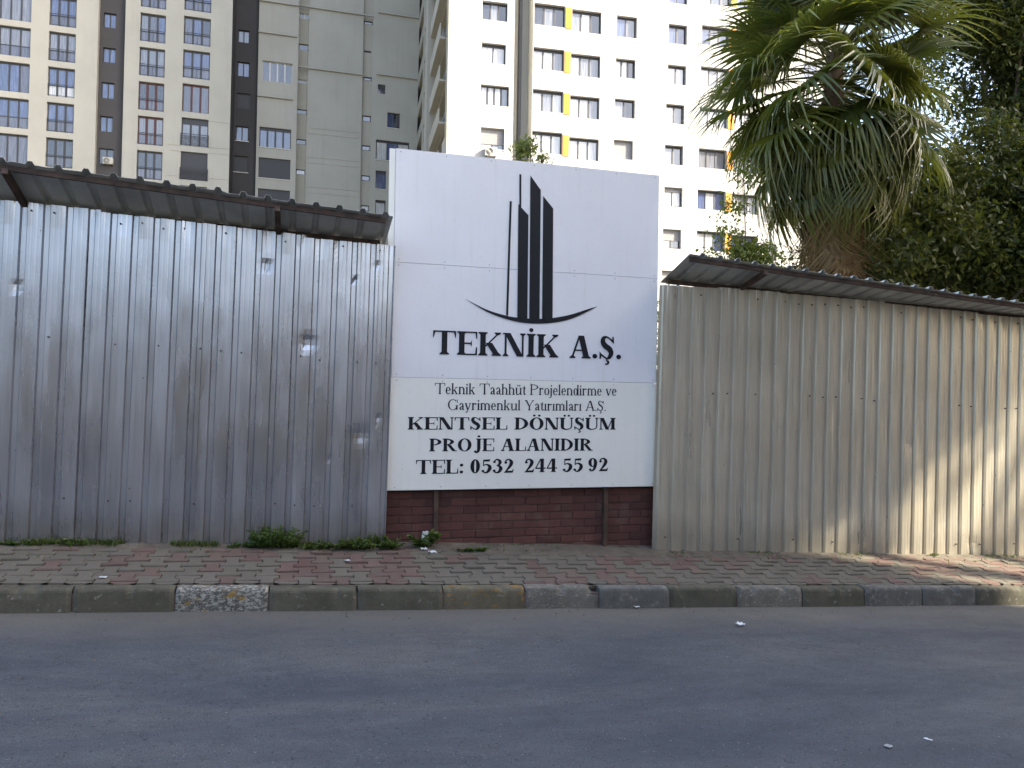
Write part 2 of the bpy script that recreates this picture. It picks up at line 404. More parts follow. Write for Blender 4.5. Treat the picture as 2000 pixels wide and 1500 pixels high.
for c in cand:
    zc, v_, x, y, cl, k, dz = c
    Mx = Matrix.Translation((x, y, zp(x, y)+dz)) @ tilt @ Matrix.Rotation(random.gauss(0, .010), 4, 'Z') @ Matrix.Rotation(random.gauss(0, .010), 4, 'X') @ Matrix.Rotation(random.gauss(0, .012), 4, 'Y')
    if id(c) in single:
        o = link('paving_stone', pm[k], pavement); o.matrix_local = Matrix.Identity(4); o.matrix_basis = Mx
    else:
        vs = [Mx @ Vector(p) for p in pv]
        if cl: vs = [Vector((p.x, max(p.y, cl), p.z)) for p in vs]
        stuffs[k].add(vs, pf)
for k in stuffs:
    tag(stuffs[k].build('paving_stones', MT[k], pavement), kind='stuff')
# soil that has washed over the pavers at the fence
g = MB(); xs = np.linspace(-8, 14, 330); rows = 9
for i, x in enumerate(xs):
    wd = .16 + .16*max(0, noise.noise(Vector((x*.9, 0, 2)))+.35) + .05*noise.noise(Vector((x*5, 3, 2))) + (.12 if 1.6 < x < 5 else 0)
    for j in range(rows):
        t = j/(rows-1); y = YF+.35 - t*(wd+.35)
        h = .016*(1-t)**.6 + .006*noise.noise(Vector((x*7, y*7, 1))) - .012*t**3 + .004*noise.noise(Vector((x*22, y*22, 1)))
        g.v.append((x, y, zp(x, y)+h))
for i in range(len(xs)-1):
    for j in range(rows-1):
        a = i*rows+j; g.f.append((a, a+1, a+rows+1, a+rows)); g.m.append(0)
tag(g.build('soil', MT['dirt'], None, True), kind='stuff')
# kerb
kerb = empty('kerb', (0, YK, 0)); tag(kerb, kind='structure')
edges = [at(px, 1168, YK).x for px in (-80, 140, 341, 525, 698, 866, 1027, 1171, 1309, 1441, 1568, 1690, 1803, 1908, 2010)]
x = edges[0]
while x > -10: x -= .70; edges.insert(0, x)
x = edges[-1]
while x < 15: x += .70; edges.append(x)
k0 = [i for i, e in enumerate(edges) if abs(e - at(140,1168,YK).x) < 1e-6][0]
kinds = ['kerb', 'kerb_w', 'kerb', 'kerb', 'kerb_o', 'kerb_chip', 'kerb_g', 'kerb', 'kerb_chip', 'kerb', 'kerb_g', 'kerb_g', 'kerb']
def kerb_stone(xa, xb, mk, idx):
    g = MB(); nx = 22; prof = [(0,-.2),(0,-.02),(0,.10),(.001,.150),(.006,.166),(.016,.175),(.03,.178),(.075,.178),(.118,.178),(.124,.172),(.124,.05)]
    rough = {'kerb_chip': 3.2, 'kerb_g': 1.6, 'kerb_w': 1.5}.get(mk, 1.25)
    dy = random.gauss(0, .006); dzz = random.gauss(0, .005); n = len(prof)
    xa += .006; xb -= .006
    for i in range(nx+1):
        t = i/nx; x = xa+(xb-xa)*t; e = min(t, 1-t)*(xb-xa); er = .010*max(0, 1-e/.02)
        for (py, pz) in prof:
            top = max(0, (pz-.12)/.06)*(1 if py < .05 else .3)
            ch = max(0, noise.noise(Vector((x*9, idx*3.3, 0)))-.12)*.05*rough*top + abs(noise.noise(Vector((x*30, pz*30, idx))))*.004*rough*top + er*top
            g.v.append((x, YK+py+dy+ch*(1 if py < .05 else -.2)+ (er if py < .05 else 0)+.0015*noise.noise(Vector((x*14, pz*14, 9))), pz+zr(x)+dzz-ch*.8))
    for i in range(nx):
        for j in range(n-1):
            a = i*n+j; g.f.append((a, a+n, a+n+1, a+1)); g.m.append(0)
    g.f.append(tuple(range(n))); g.m.append(0); g.f.append(tuple(range(nx*n+n-1, nx*n-1, -1))); g.m.append(0)
    o = g.build('kerb_stone', MT[mk], kerb, False)
    return o
KL = {1: 'kerb stone with flaking white and ochre paint', 4: 'kerb stone with an orange ochre stain', 5: 'chipped kerb stone with a broken pale top edge', 8: 'rough weathered kerb stone'}
for i in range(len(edges)-1):
    j = i-k0; mk = kinds[j] if 0 <= j < len(kinds) else 'kerb'
    o = kerb_stone(edges[i], edges[i+1], mk, i)
    if j in KL: o['label'] = KL[j]
g = MB(); g.box((-30, YK+.02, -.25), (40, YK+.12, .13), 0, lambda x, y, z: (x, y, z+zr(x)))
tag(g.build('kerb_bedding', MT['mortar'], kerb))

# ================================================================== CORRUGATED FENCES
PITCH = .176
prof = [(0,0),(.018,0),(.028,.0011),(.038,0),(.060,0),(.070,.0011),(.080,0),(.108,0),(.120,.022),(.158,.022),(.170,0)]
def fy(s):      # recess depth along the sheet (profile), s in metres
    s = s % PITCH
    pr = prof + [(PITCH, 0)]
    for (a, b), (c, d) in zip(pr[:-1], pr[1:]):
        if a <= s <= c: return b + (d-b)*(s-a)/(c-a+1e-9)
    return 0
dents = []   # x, z, radius, depth
def dent(px, py, r, d): p = at(px, py, YF); dents.append((p.x, p.z, r, d))
for a in [(595,668,.07,.022),(510,518,.05,.016),(700,850,.10,.013),(735,820,.035,.012),(22,560,.04,.010),(640,895,.025,.010),
          (728,520,.025,.010),(1745,955,.04,.007),(1900,1060,.09,.014),(1775,870,.07,.008),(685,545,.025,.010)]: dent(*a)
LEAN = .017
def sheet(xa, xb, zt0, zb0, parent, mat, ybase, seed, label=None, phase=0.0):
    """one sheet from xa to xb; zt0(x), zb0(x) give its top and bottom"""
    s0 = xa; us = []
    k = math.floor((xa-phase)/PITCH)
    while True:
        done = False
        for (a, b) in prof:
            u = phase + k*PITCH + a
            if u < xa: continue
            if u > xb: done = True; break
            us.append((u, b))
        if done: break
        k += 1
    us = [(xa, fy(xa-phase))] + us + [(xb, fy(xb-phase))]
    nz = 58; g = MB(); tl = random.gauss(0, .0025); bow = random.gauss(0, .006)
    amp = .0048
    for (u, b) in us:
        zt, zb = zt0(u), zb0(u)
        for j in range(nz+1):
            t = j/nz; z = zb+(zt-zb)*t
            y = ybase + b + bow*math.sin(math.pi*t)*(.5) + amp*noise.noise(Vector((u*2.1, z*1.1, seed))) + .0018*noise.noise(Vector((u*9, z*3.5, seed+4)))
            if t > .93: y += .012*(t-.93)/.07*noise.noise(Vector((u*11, 1, seed)))
            if t < .05: y += .010*(.05-t)/.05*noise.noise(Vector((u*9, 2, seed)))
            for (dx, dz, r, d) in dents:
                q = math.hypot((u-dx)/r, (z-dz)/r)
                if q < 1.6:
                    y += d*math.exp(-q*q*1.6)*(1+.5*math.sin(u*160)*math.cos(z*120))
            x = u + (z-zb)*(LEAN+tl*.4)
            g.v.append((x, y, z))
    n = nz+1
    for i in range(len(us)-1):
        for j in range(nz):
            a = i*n+j; g.f.append((a, a+n, a+n+1, a+1)); g.m.append(0)
    o = g.build('corrugated_sheet', mat, parent)
    return o
def lin(pts):
    P = [(p.x, p.z) for p in pts]
    def f(x):
        for (a, b), (c, d) in zip(P[:-1], P[1:]):
            if x <= c: return b+(d-b)*(x-a)/(c-a)
        (a, b), (c, d) = P[-2:]; return d+(d-b)/(c-a)*(x-c)
    return f
topL = lin([at(px, py, YF) for px, py in [(0,392),(100,402),(300,427),(420,440),(540,456),(660,468),(772,479)]])
botL = lin([at(px, py, YF) for px, py in [(0,1066),(390,1074),(750,1072)]])
topR = lin([at(px, py, YF) for px, py in [(1297,557),(1450,566),(1550,576),(1700,588),(1800,600),(2000,620)]])
botR = lin([at(px, py, YF) for px, py in [(1283,1080),(1460,1081),(1620,1085),(1800,1087),(2000,1088)]])
fl = tag(empty('sheet_metal_fence', (-2, YF, zp(-2, YF))), 'dented bluish grey corrugated metal fence left of the white sign', 'fence')
fr_ = tag(empty('sheet_metal_fence', (6, YF, zp(6, YF))), 'dull beige grey corrugated metal fence right of the sign, sunlit at its lower end', 'fence')
xe = at(752, 1066, YF).x
e = xe; cuts = [e]
while e > -8.5: e -= PITCH*5; cuts.append(e)
def fence(parent, cuts, top, bot, mat, jit):
    for k in range(len(cuts)-1):
        xb, xa = cuts[k], cuts[k+1]
        if xa > xb: xa, xb = xb, xa
        st = random.uniform(-jit, jit); sb = random.uniform(-.012, .012)
        xm = (xa+xb)/2; sl = (top(xm+.3)-top(xm-.3))/.6
        sheet(xa-.05, xb+.03 if k else xb, lambda x: top(xm)+(x-xm)*sl*.8+st, lambda x: bot(xm)+(x-xm)*SL*.9+sb, parent, mat, YF + .004*(k % 2), 3.7*k+xb, phase=cuts[0])
fence(fl, cuts, topL, botL, MT['galv'], .012)
xs0 = at(1283, 1080, YF).x; cuts = [xs0+i*PITCH*4 for i in range(14)]
fence(fr_, cuts, topR, botR, MT['galv_w'], .012)
# screws
def screws(parent, xa, xb, lines, seed):
    rr = random.Random(seed); g = MB()
    for zf in lines:
        x = xa+.09
        while x < xb:
            if rr.random() < .62:
                z = zf(x)+rr.uniform(-.015, .015); X = x + (z-zp(x, YF))*LEAN
                g.tube([(X, YF-.012, z), (X, YF+.004, z)], [.0075, .0085], 7)
            x += PITCH*rr.choice((1, 1, 2))
    return tag(g.build('screws', MT['screw'], parent), kind='stuff')
screws(fl, at(0, 800, YF).x-1, xe-.04, [lambda x: topL(x)-.07, lambda x: topL(x)-1.15, lambda x: botL(x)+.42], 3)
screws(fr_, xs0, xs0+6.5, [lambda x: topR(x)-.09, lambda x: topR(x)-1.15, lambda x: botR(x)+.16], 5)
# rails behind the sheets
for par, xa, xb, tp, bt in ((fl, -8, xe-.05, topL, botL), (fr_, xs0+.02, xs0+9, topR, botR)):
    g = MB()
    for h in (.42, 1.5, 2.7):
        g.bar((xa+h*LEAN, YF+.06, bt(xa)+h), (xb+h*LEAN, YF+.06, bt(xb)+h), .04)
    g.build('rail', MT['rust'], par)
    x = xa+.3
    while x < xb:
        g = MB(); g.bar((x, YF+.10, bt(x)-.1), (x+.05, YF+.10, tp(x)-.02), .05, .05); g.build('post', MT['rust'], par); x += 2.0

# ================================================================== CANOPIES
def canopy(label, n0, n1, f0, f1, rafts, YN, YFAR, ext0=0, ext1=0, mat=None):
    """n0,n1: near edge pixels, f0,f1: far edge pixels"""
    A, B = at(*n0, YN), at(*n1, YN); C, D = at(*f0, YFAR), at(*f1, YFAR)
    nz = lambda x: A.z+(B.z-A.z)*(x-A.x)/(B.x-A.x)
    fz = lambda x: C.z+(D.z-C.z)*(x-C.x)/(D.x-C.x)
    xa, xb = min(A.x, C.x)-ext0, max(B.x, D.x)+ext1
    root = tag(empty('tin_canopy', ((xa+xb)/2, YFAR, zp((xa+xb)/2, YF))), label, 'canopy')
    P2 = .205
    # each sheet of the roof is a piece
    x = xa
    while x < xb-.02:
        x1 = min(x+P2*4, xb); g = MB(); us = []; k = 0; sd = random.random()*9; dzr = random.uniform(-.002, .004)
        while x+k*P2 < x1:
            for a, b in ((0,.0),(.06,0),(.118,0),(.135,.030),(.170,.030),(.187,0)):
                if x+k*P2+a <= x1+1e-6: us.append((x+k*P2+a, b))
            k += 1
        us.append((x1+.01, .0)); ny = 5; yo = random.uniform(-.008, .008)
        for (u, b) in us:
            for j in range(ny+1):
                t = j/ny; y = YN-.03+yo+(YFAR+.10-YN+.03)*t
                tt = (y-YN)/(YFAR-YN); z = nz(u)*(1-tt)+fz(u)*tt + b + dzr + .004*noise.noise(Vector((u*4, y*5, sd)))
                if j == 0: z += .006*noise.noise(Vector((u*13, 0, sd)))
                g.v.append((u, y, z))
        for i in range(len(us)-1):
            for j in range(ny):
                a = i*(ny+1)+j; g.f.append((a, a+ny+1, a+ny+2, a+1)); g.m.append(0)
        o = g.build('roof_sheet', mat or MT['roof_under'], root)
        so_ = o.modifiers.new('thick', 'SOLIDIFY'); so_.thickness = .0016
        x = x1
    for (yy, zz, hh) in ((YN+.035, lambda x: nz(x)-.030, .042), (YFAR-.01, lambda x: fz(x)-.030, .046)):
        g = MB(); n = 14
        for i in range(n):
            u0 = xa+.03+(xb-xa-.08)*i/n; u1 = xa+.03+(xb-xa-.08)*(i+1)/n
            g.bar((u0, yy, zz(u0)), (u1, yy, zz(u1)), .035, hh)
        g.build('purlin', MT['rust'], root)
    for rx in rafts:
        g = MB(); g.bar((rx, YN-.01, nz(rx)-.062), (rx, YFAR+.06, fz(rx)-.068), .046, .05); g.build('rafter', MT['rust'], root)
        g = MB(); g.bar((rx, YFAR+.085, zp(rx, YF)-.1), (rx, YFAR+.085, fz(rx)-.03), .06, .06); g.build('post', MT['rust'], root)
    return nz, fz
YN = 7.06
rx0 = at(543, 420, 7.3).x
canopy('rusty framed tin canopy over the fence left of the sign', (0, 318), (765, 425), (0, 392), (750, 470), [rx0, at(30, 365, 7.3).x, rx0-4.4], YN, 7.60, ext0=5.5)
canopy('rusty framed tin canopy over the fence right of the sign', (1345, 499), (2000, 593), (1315, 546), (2000, 616), [at(1470, 536, 7.3).x, at(1470, 536, 7.3).x+4.6], YN, 7.60, ext1=4)

# ================================================================== BRICK WALL
wall = MB(); YB = 7.66
bx0, bx1 = .55, 3.95
z_base = lambda x: zp(x, YF)-.05
ztop = at(1000, 940, YB).z
g = MB(); g.box((bx0, YB+.012, -.4), (bx1, YB+.24, ztop))
bw = tag(g.build('brick_wall', MT['mortar']), 'low dark red brick wall under the white sign', 'wall')
CH = .0815; BL = .262
for r_ in range(12):
    z0 = ztop - (r_+1)*CH
    if z0 < z_base(bx1)-.1: break
    x = bx0 - (BL/2 if r_ % 2 else 0) - .07
    while x < bx1:
        a, b = max(x, bx0), min(x+BL-.006, bx1)
        if b-a > .03 and z0+CH > z_base(a)-.03:
            cx, cz = (a+b)/2, z0+CH/2
            hx, hz = (b-a)/2, (CH-.009)/2; q = .004; yy = random.gauss(0, .0018)
            vs = [(-hx,0,-hz),(hx,0,-hz),(hx,0,hz),(-hx,0,hz),(-hx+q,-.0,-hz+q),(hx-q,-.0,-hz+q),(hx-q,-.0,hz-q),(-hx+q,-.0,hz-q)]
            V = [(cx+p[0], YB+.02+yy, cz+p[2]) for p in vs[:4]] + [(cx+p[0], YB+.003+yy, cz+p[2]) for p in vs[:4]] + [(cx+p[0], YB+yy, cz+p[2]) for p in vs[4:]]
            gg = MB(); gg.add([(p[0]-cx, p[1]-YB, p[2]-cz) for p in V], [(0,1,5,4),(1,2,6,5),(2,3,7,6),(3,0,4,7),(4,5,9,8),(5,6,10,9),(6,7,11,10),(7,4,8,11),(8,9,10,11)])
            me = bpy.data.meshes.new('brick'); me.from_pydata(gg.v, [], gg.f); me.materials.append(MT['brick'])
            o = link('brick', me, bw); o.location = (cx, YB, cz); o.rotation_euler = (random.gauss(0, .004), random.gauss(0, .003), 0)
        x += BL

# ================================================================== SIGN
YS = 7.57
pTL, pTR, pBR, pBL = at(757,285,YS), at(1287,345,YS), at(1280,948,YS), at(757,960,YS)
SX0, SX1 = (pTL.x+pBL.x)/2-.01, (pTR.x+pBR.x)/2
SZ1, SZ0 = (pTL.z+pTR.z)/2, (pBL.z+pBR.z)/2
seam = at(1030, 742.5, YS).z; seam2 = at(1030, 528, YS).z
xstrip = at(771, 400, YS).x
sign = tag(empty('billboard', ((SX0+SX1)/2, YS, zp(2.3, YF))), 'large white standing sign board with black tower emblem and Turkish lettering', 'sign')
def sgnbox(name, a, b, mat):
    o = MB().box(a, b).build(name, mat, sign); bev(o, .0015); return o
o = sgnbox('sign_panel', (xstrip+.002, YS, seam2+.0012), (SX1, YS+.03, SZ1), MT['sign_top'])
sgnbox('sign_panel', (xstrip+.002, YS+.001, seam+.002), (SX1, YS+.03, seam2-.0012), MT['sign_top'])
o = sgnbox('sign_panel', (SX0, YS-.002, SZ0), (SX1, YS+.03, seam-.0015), MT['sign_low']); o['label'] = 'cream white bottom panel with the phone number'
sgnbox('edge_strip', (SX0, YS+.004, seam+.002), (xstrip-.001, YS+.03, SZ1-.004), MT['sign_low'])
g = MB()
for z in (SZ0+.05, seam, seam2, SZ1-.05): g.bar((SX0+.03, YS+.05, z), (SX1-.02, YS+.05, z), .04)
for x in (SX0+.03, SX1-.03): g.bar((x, YS+.05, SZ0+.03), (x, YS+.05, SZ1-.03), .04)
g.build('back_frame', MT['gal_frame'], sign)
g = MB()
for z in (SZ0+.03, seam-.03, seam+.03, seam2-.03, seam2+.03, SZ1-.03):
    for k in range(7):
        x = xstrip+.05+(SX1-xstrip-.09)*k/6; g.tube([(x, YS-.004, z), (x, YS+.004, z)], [.005, .006], 6)
tag(g.build('screws', MT['gal_frame'], sign), kind='stuff')
for px in (851, 1182):
    xx = at(px, 1010, YB-.04).x
    g = MB(); g.bar((xx, YS+.06, zp(xx, YF)-.2), (xx, YS+.06, SZ1-.1), .046, .05); g.build('post', MT['rust'], sign)
# --- lettering: own roman letters drawn with strokes
class Pen:
    def __init__(s, mb, y): s.mb = mb; s.y = y; s.k = 0
    def poly(s, pts, T):
        s.k += 1; y = s.y - .00005*(s.k % 9)
        P = [T(*p) for p in pts]
        ar = sum(P[i][0]*P[(i+1) % len(P)][1]-P[(i+1) % len(P)][0]*P[i][1] for i in range(len(P)))
        if ar < 0: P = P[::-1]
        s.mb.add([(p[0], y, p[1]) for p in P], [tuple(range(len(P)))])
def catmull(P, n=7):
    out = []; Q = [P[0]]+list(P)+[P[-1]]
    for i in range(1, len(Q)-2):
        p0, p1, p2, p3 = (np.array(Q[i+k-1], float) for k in range(4))
        for j in range(n):
            t = j/n; out.append(.5*((2*p1)+(-p0+p2)*t+(2*p0-5*p1+4*p2-p3)*t*t+(-p0+3*p1-3*p2+p3)*t**3))
    out.append(np.array(Q[-2], float)); return out
def glyph(ch, st):
    """returns (advance, list of polygons); st: S stem, h hairline, e serif, X x-height"""
    S_, h, e, X = st['S'], st['h'], st['e'], st['X']; P = []
    def rect(a, b, c, d): P.append([(a,b),(c,b),(c,d),(a,d)])
    def serif(x0, x1, y, dn=False):
        rect(x0-e, y if not dn else y-h, x1+e, y+h if not dn else y)
        b = h*.9; q = e*.6
        if not dn: P.append([(x0-q,y+h),(x1+q,y+h),(x1,y+h+b),(x0,y+h+b)])
        else: P.append([(x0-q,y-h),(x0,y-h-b),(x1,y-h-b),(x1+q,y-h)])
    def stem(x, wd=None, y0=0, y1=1, b=True, t=True):
        wd = wd or S_; rect(x, y0, x+wd, y1)
        if b: serif(x, x+wd, y0)
        if t: serif(x, x+wd, y1, True)
    def diag(x0, y0, x1, y1, wd): P.append([(x0-wd/2,y0),(x0+wd/2,y0),(x1+wd/2,y1),(x1-wd/2,y1)])
    def curve(pts, n=7):          # pts (x, y, width)
        C = catmull(pts, n); Lp, Rp = [], []
        for i, c in enumerate(C):
            d = (C[min(i+1, len(C)-1)]-C[max(i-1, 0)])[:2]; L_ = np.hypot(*d) or 1; nrm = np.array((-d[1], d[0]))/L_
            Lp.append(c[:2]+nrm*c[2]/2); Rp.append(c[:2]-nrm*c[2]/2)
        for i in range(len(C)-1): P.append([tuple(Lp[i]),tuple(Lp[i+1]),tuple(Rp[i+1]),tuple(Rp[i])])
    def ring(cx, cy, rx, ry, s1, s2, a0=0, a1=360, n=28):
        for i in range(n):
            A = [math.radians(a0+(a1-a0)*(i+k)/n) for k in (0, 1)]
            o = [(cx+rx*math.cos(a), cy+ry*math.sin(a)) for a in A]; q = [(cx+(rx-s1)*math.cos(a), cy+(ry-s2)*math.sin(a)) for a in A]
            P.append([o[0], o[1], q[1], q[0]])
    def dot(x, y, r): P.append([(x+r*math.cos(math.radians(a)), y+r*math.sin(math.radians(a))) for a in range(0, 360, 36)])
    def ced(x): 
        curve([(x,0,h),(x,-.07,h*1.0),(x+.07,-.13,h*1.5),(x+.03,-.22,h*1.3),(x-.08,-.23,h*.8)], 4)
    def barserif(x, y, up_, ln=.2): # terminal wedge of a horizontal arm
        s = 1 if up_ else -1; P.append([(x-h*1.3,y),(x,y),(x,y+s*ln),(x-h*.7,y+s*ln)])
    w = .8
    if ch in 'IİıJ' and ch != 'ı' and ch != 'J':
        stem(e); w = S_+2*e
        if ch == 'İ': dot(e+S_/2, 1.16, S_*.42)
    elif ch == 'T':
        w = .82+S_*.3; rect(0, 1-h, w, 1); P.append([(0,1-h),(h*1.4,1-h),(h*.4,1-.30),(0,1-.30)]); P.append([(w,1-h),(w-h*1.4,1-h),(w-h*.4,1-.30),(w,1-.30)])
        stem(w/2-S_/2, t=False)
    elif ch == 'E':
        w = .70+S_*.4; stem(e); rect(e+S_, 1-h, w, 1); rect(e+S_, 0, w, h); barserif(w, 1, False, .30); barserif(w, 0, True, .34)
        rect(e+S_, .5-h/2, w*.74, .5+h/2); P.append([(w*.74-h*1.2,.5),(w*.74,.5-.15),(w*.74,.5+.15)])
    elif ch == 'L':
        w = .66+S_*.4; stem(e); rect(e+S_, 0, w, h); barserif(w, 0, True, .36)
    elif ch == 'K':
        w = .80+S_*.6; stem(e); xr = w-e-S_*.35
        diag(e+S_*.9, .38, xr, 1-h, h*1.35); serif(xr-h, xr+h*.7, 1, True)
        diag(w-e-S_*.62, h, e+S_+.13, .55, S_*1.18); serif(w-e-S_*1.15, w-e-S_*.1, 0)
    elif ch == 'N':
        w = .80+S_*.55; t = h*1.25; stem(e, t, t=False); rect(0, 1-h, e+S_*.6, 1)
        diag(w-e-t*.9-S_*.35, 0, e+S_*.5, 1, S_*1.15); stem(w-e-t, t, b=False)
    elif ch == 'A':
        w = .78+S_*.55; ap = w/2-.02; diag(e+h*.8, h, ap-h*.2, 1, h*1.35); diag(w-e-S_*.55, h, ap+S_*.25, 1, S_*1.15)
        rect(w*.25, .32, w*.68, .32+h); serif(e, e+h*1.6, 0); serif(w-e-S_*1.1, w-e, 0)
    elif ch in 'SŞ':
        w = .60+S_*.35; c = w/2; t = S_
        curve([(w-.09,.80,h*1.3),(c+.02,1-h*.5,h*1.1),(c-.14,.93,t*.75),(.13+t*.15,.75,t*.95),(c-.06,.57,t*1.12),(c+.10,.45,t*1.12),(w-.12-t*.15,.26,t*.95),(c+.10,.07,t*.7),(c-.02,h*.5,h*1.1),(.08,.20,h*1.3)])
        P.append([(w-.11,1),(w-.05,1),(w-.03,.68),(w-.11,.76)]); P.append([(.02,0),(.09,0),(.10,.22),(.02,.34)])
        if ch == 'Ş': ced(c)
    elif ch in 'OÖ0':
        w = .86+S_*.35 if ch != '0' else .56+S_*.3; ring(w/2, .5, w/2-.02, .515, S_*1.08, h)
        if ch == 'Ö': dot(w*.33, 1.17, S_*.40); dot(w*.67, 1.17, S_*.40)
    elif ch == 'G':
        w = .86+S_*.35; ring(w/2, .5, w/2-.02, .515, S_*1.08, h, 42, 330); rect(w-.06-S_, .02, w-.06, .42); serif(w-.06-S_, w-.06, .44, True); rect(w-.10,.70,w-.05,1)
    elif ch == 'D':
        w = .80+S_*.4; stem(e); r0 = w-e-S_*.5-.02
        ring(e+S_*.5, .5, r0, .5, S_*1.08, h, -90, 90, 20)
    elif ch in 'UÜ':
        w = .80+S_*.45; stem(e, b=False, y0=.3); t = h*1.25; rect(w-e-t, .3, w-e, 1); serif(w-e-t, w-e, 1, True)
        curve([(e+S_/2,.32,S_),(e+S_*.62,.14,S_*.86),(w/2-.04,.03,h*1.6),(w-e-.12,.10,h*1.3),(w-e-t/2,.32,t)])
        if ch == 'Ü': dot(w*.36, 1.17, S_*.40); dot(w*.66, 1.17, S_*.40)
    elif ch == 'M':
        w = .98+S_*.6; t = h*1.25; stem(e, t, t=False); rect(0, 1-h, e+S_*.6, 1); diag(w/2, 0, e+S_*.5, 1, S_*1.1)
        diag(w/2, 0, w-e-S_*.6, 1, h*1.2); stem(w-e-S_)
    elif ch in 'PR':
        w = .70+S_*.45; stem(e); r0 = w-e-S_*.5-.02
        ring(e+S_*.5, .73 if ch == 'P' else .74, r0-(.04 if ch == 'R' else 0), .27 if ch == 'P' else .26, S_*1.05, h, -90, 90, 16)
        if ch == 'R': w += .12; diag(w-S_*.55-.03, 0, e+S_+.12, .5, S_*1.1); rect(w-S_*1.0, 0, w+.02, h)
    elif ch in 'J':
        w = .46+S_*.6; x = w-e-S_; rect(x, .18, x+S_, 1); serif(x, x+S_, 1, True)
        curve([(x+S_/2,.2,S_),(x+S_*.3,-.02,S_*.8),(x-.06,-.12,h*1.4),(x-.16,-.06,h*1.4)]); dot(x-.12,-.03,S_*.42)
        if st.get('jdot'): dot(x+S_/2, 1.17, S_*.42)
    elif ch == 'Y':
        w = .84; stem(w/2-S_/2, y1=.45, t=False); diag(w/2-.02, .42, e+S_*.6, 1, S_*1.1); diag(w/2+.03, .42, w-e-h, 1, h*1.3); serif(e, e+S_*1.1, 1, True); serif(w-e-h*1.8, w-e-h*.2, 1, True)
    elif ch == '.': dot(S_*.62, S_*.5, S_*.5); w = S_*1.25
    elif ch == ':': dot(S_*.7, S_*.5, S_*.5); dot(S_*.7, .6, S_*.5); w = S_*1.5
    elif ch == ' ': w = st.get('sp', .42)
    elif ch == '5':
        w = .58+S_*.3; P.append([(.12,.97),(w-.08,1.0),(w-.13,.84),(.12,.84)]); rect(.12, .50, .12+h, .97)
        curve([(.13,.54,h),(w*.5,.62,h*1.5),(w-.04-S_*.4,.50,S_*.9),(w-.02-S_*.45,.30,S_*1.05),(w*.6,.07,S_*.7),(w*.35,.03,h*1.5),(.12,.12,h*1.5)]); dot(.12,.15,S_*.42)
    elif ch == '3':
        w = .58+S_*.3
        curve([(.10,.84,h*1.2),(w*.4,.97,h*1.6),(w*.62,.93,S_*.7),(w-.08-S_*.4,.78,S_*.95),(w*.62,.58,S_*.6),(w*.42,.54,h*1.3)])
        curve([(w*.42,.54,h*1.3),(w*.66,.50,S_*.7),(w-.02-S_*.45,.30,S_*1.05),(w*.62,.06,S_*.7),(w*.35,.03,h*1.5),(.10,.12,h*1.5)]); dot(.12,.16,S_*.42); dot(.13,.80,S_*.40)
    elif ch == '2':
        w = .58+S_*.3
        curve([(.10,.72,h*1.2),(.16,.90,h*1.5),(w*.5,.975,h*1.6),(w-.10-S_*.35,.85,S_*.9),(w-.06-S_*.45,.68,S_*1.05),(w*.58,.42,S_*.8),(.14,.10,h*1.3)])
        P.append([(.04,0),(w-.05,0),(w,.26),(w-.05,.26),(w-.10,.15),(.18,.14),(.04,.06)]); dot(.14,.74,S_*.42)
    elif ch == '4':
        w = .62+S_*.3; x = w-.12-S_; rect(x, h, x+S_, 1); rect(x-e*.7, 0, x+S_+e*.7, h); diag(.05, .30, x+.02, 1, h*1.3); rect(.02, .25, w, .25+h*1.4)
    elif ch == '9':
        w = .58+S_*.3; ring(w/2-.01, .67, w/2-.03, .34, S_*1.0, h*1.1)
        curve([(w-.02-S_*.52,.68,S_),(w-.06-S_*.5,.40,S_*.95),(w*.6,.14,S_*.7),(w*.35,.03,h*1.4),(.12,.10,h*1.3)]); dot(.15,.14,S_*.4)
    # lowercase
    elif ch in 'nhmuürıiljkdvaetoy':
        t = S_
        def arch(x0, x1):
            curve([(x0+t*.6,X*.70,h*.8),(x0+.14,X*.93,h*1.3),(x1-.05,X*.95,t*.7),(x1+t/2,X*.72,t)], 5); stem(x1, t, 0, X*.75, t=False)
        def foot(x, y1, fl=True):
            stem(x, t, 0, y1, t=False)
            if fl: P.append([(x-e,y1-h*.5),(x+t,y1+h*.5),(x+t,y1-h*1.3),(x,y1-h*1.6)])
        if ch == 'ı' or ch == 'i':
            foot(e, X); w = t+2*e
            if ch == 'i': dot(e+t/2, X+.22, t*.62)
        elif ch == 'l': foot(e, 1.0); w = t+2*e
        elif ch == 'j':
            w = t+2*e; rect(e, -.08, e+t, X); P.append([(0,X-h*.5),(e+t,X+h*.5),(e+t,X-h*1.3),(e,X-h*1.6)]); dot(e+t/2, X+.22, t*.62)
            curve([(e+t/2,-.05,t),(e+t*.2,-.20,t*.7),(e-.13,-.24,h*1.3)], 4)
        elif ch == 'n': foot(e, X); arch(e, .40); w = .40+t+e
        elif ch == 'h': foot(e, 1.0); arch(e, .40); w = .40+t+e
        elif ch == 'm': foot(e, X); arch(e, .37); arch(.37, .74-e*.6); w = .74-e*.6+t+e
        elif ch == 'r': foot(e, X); curve([(e+t*.6,X*.66,h),(e+.16,X*.92,h*1.5),(e+.27,X*.93,t*.7)], 4); dot(e+.29,X*.88,t*.58); w = .30+t+e*.3
        elif ch in 'uü':
            rect(e, .18, e+t, X); P.append([(0,X),(e+t,X),(e+t,X-h),(0,X-h)]); x = .42
            rect(x, 0, x+t, X); rect(x-e, X-h, x+t, X); rect(x, 0, x+t+e, h); curve([(e+t/2,.22,t),(e+t*.8,.05,t*.8),(e+.24,.04,h*1.5),(x+t*.4,.20,h)], 5); w = x+t+e
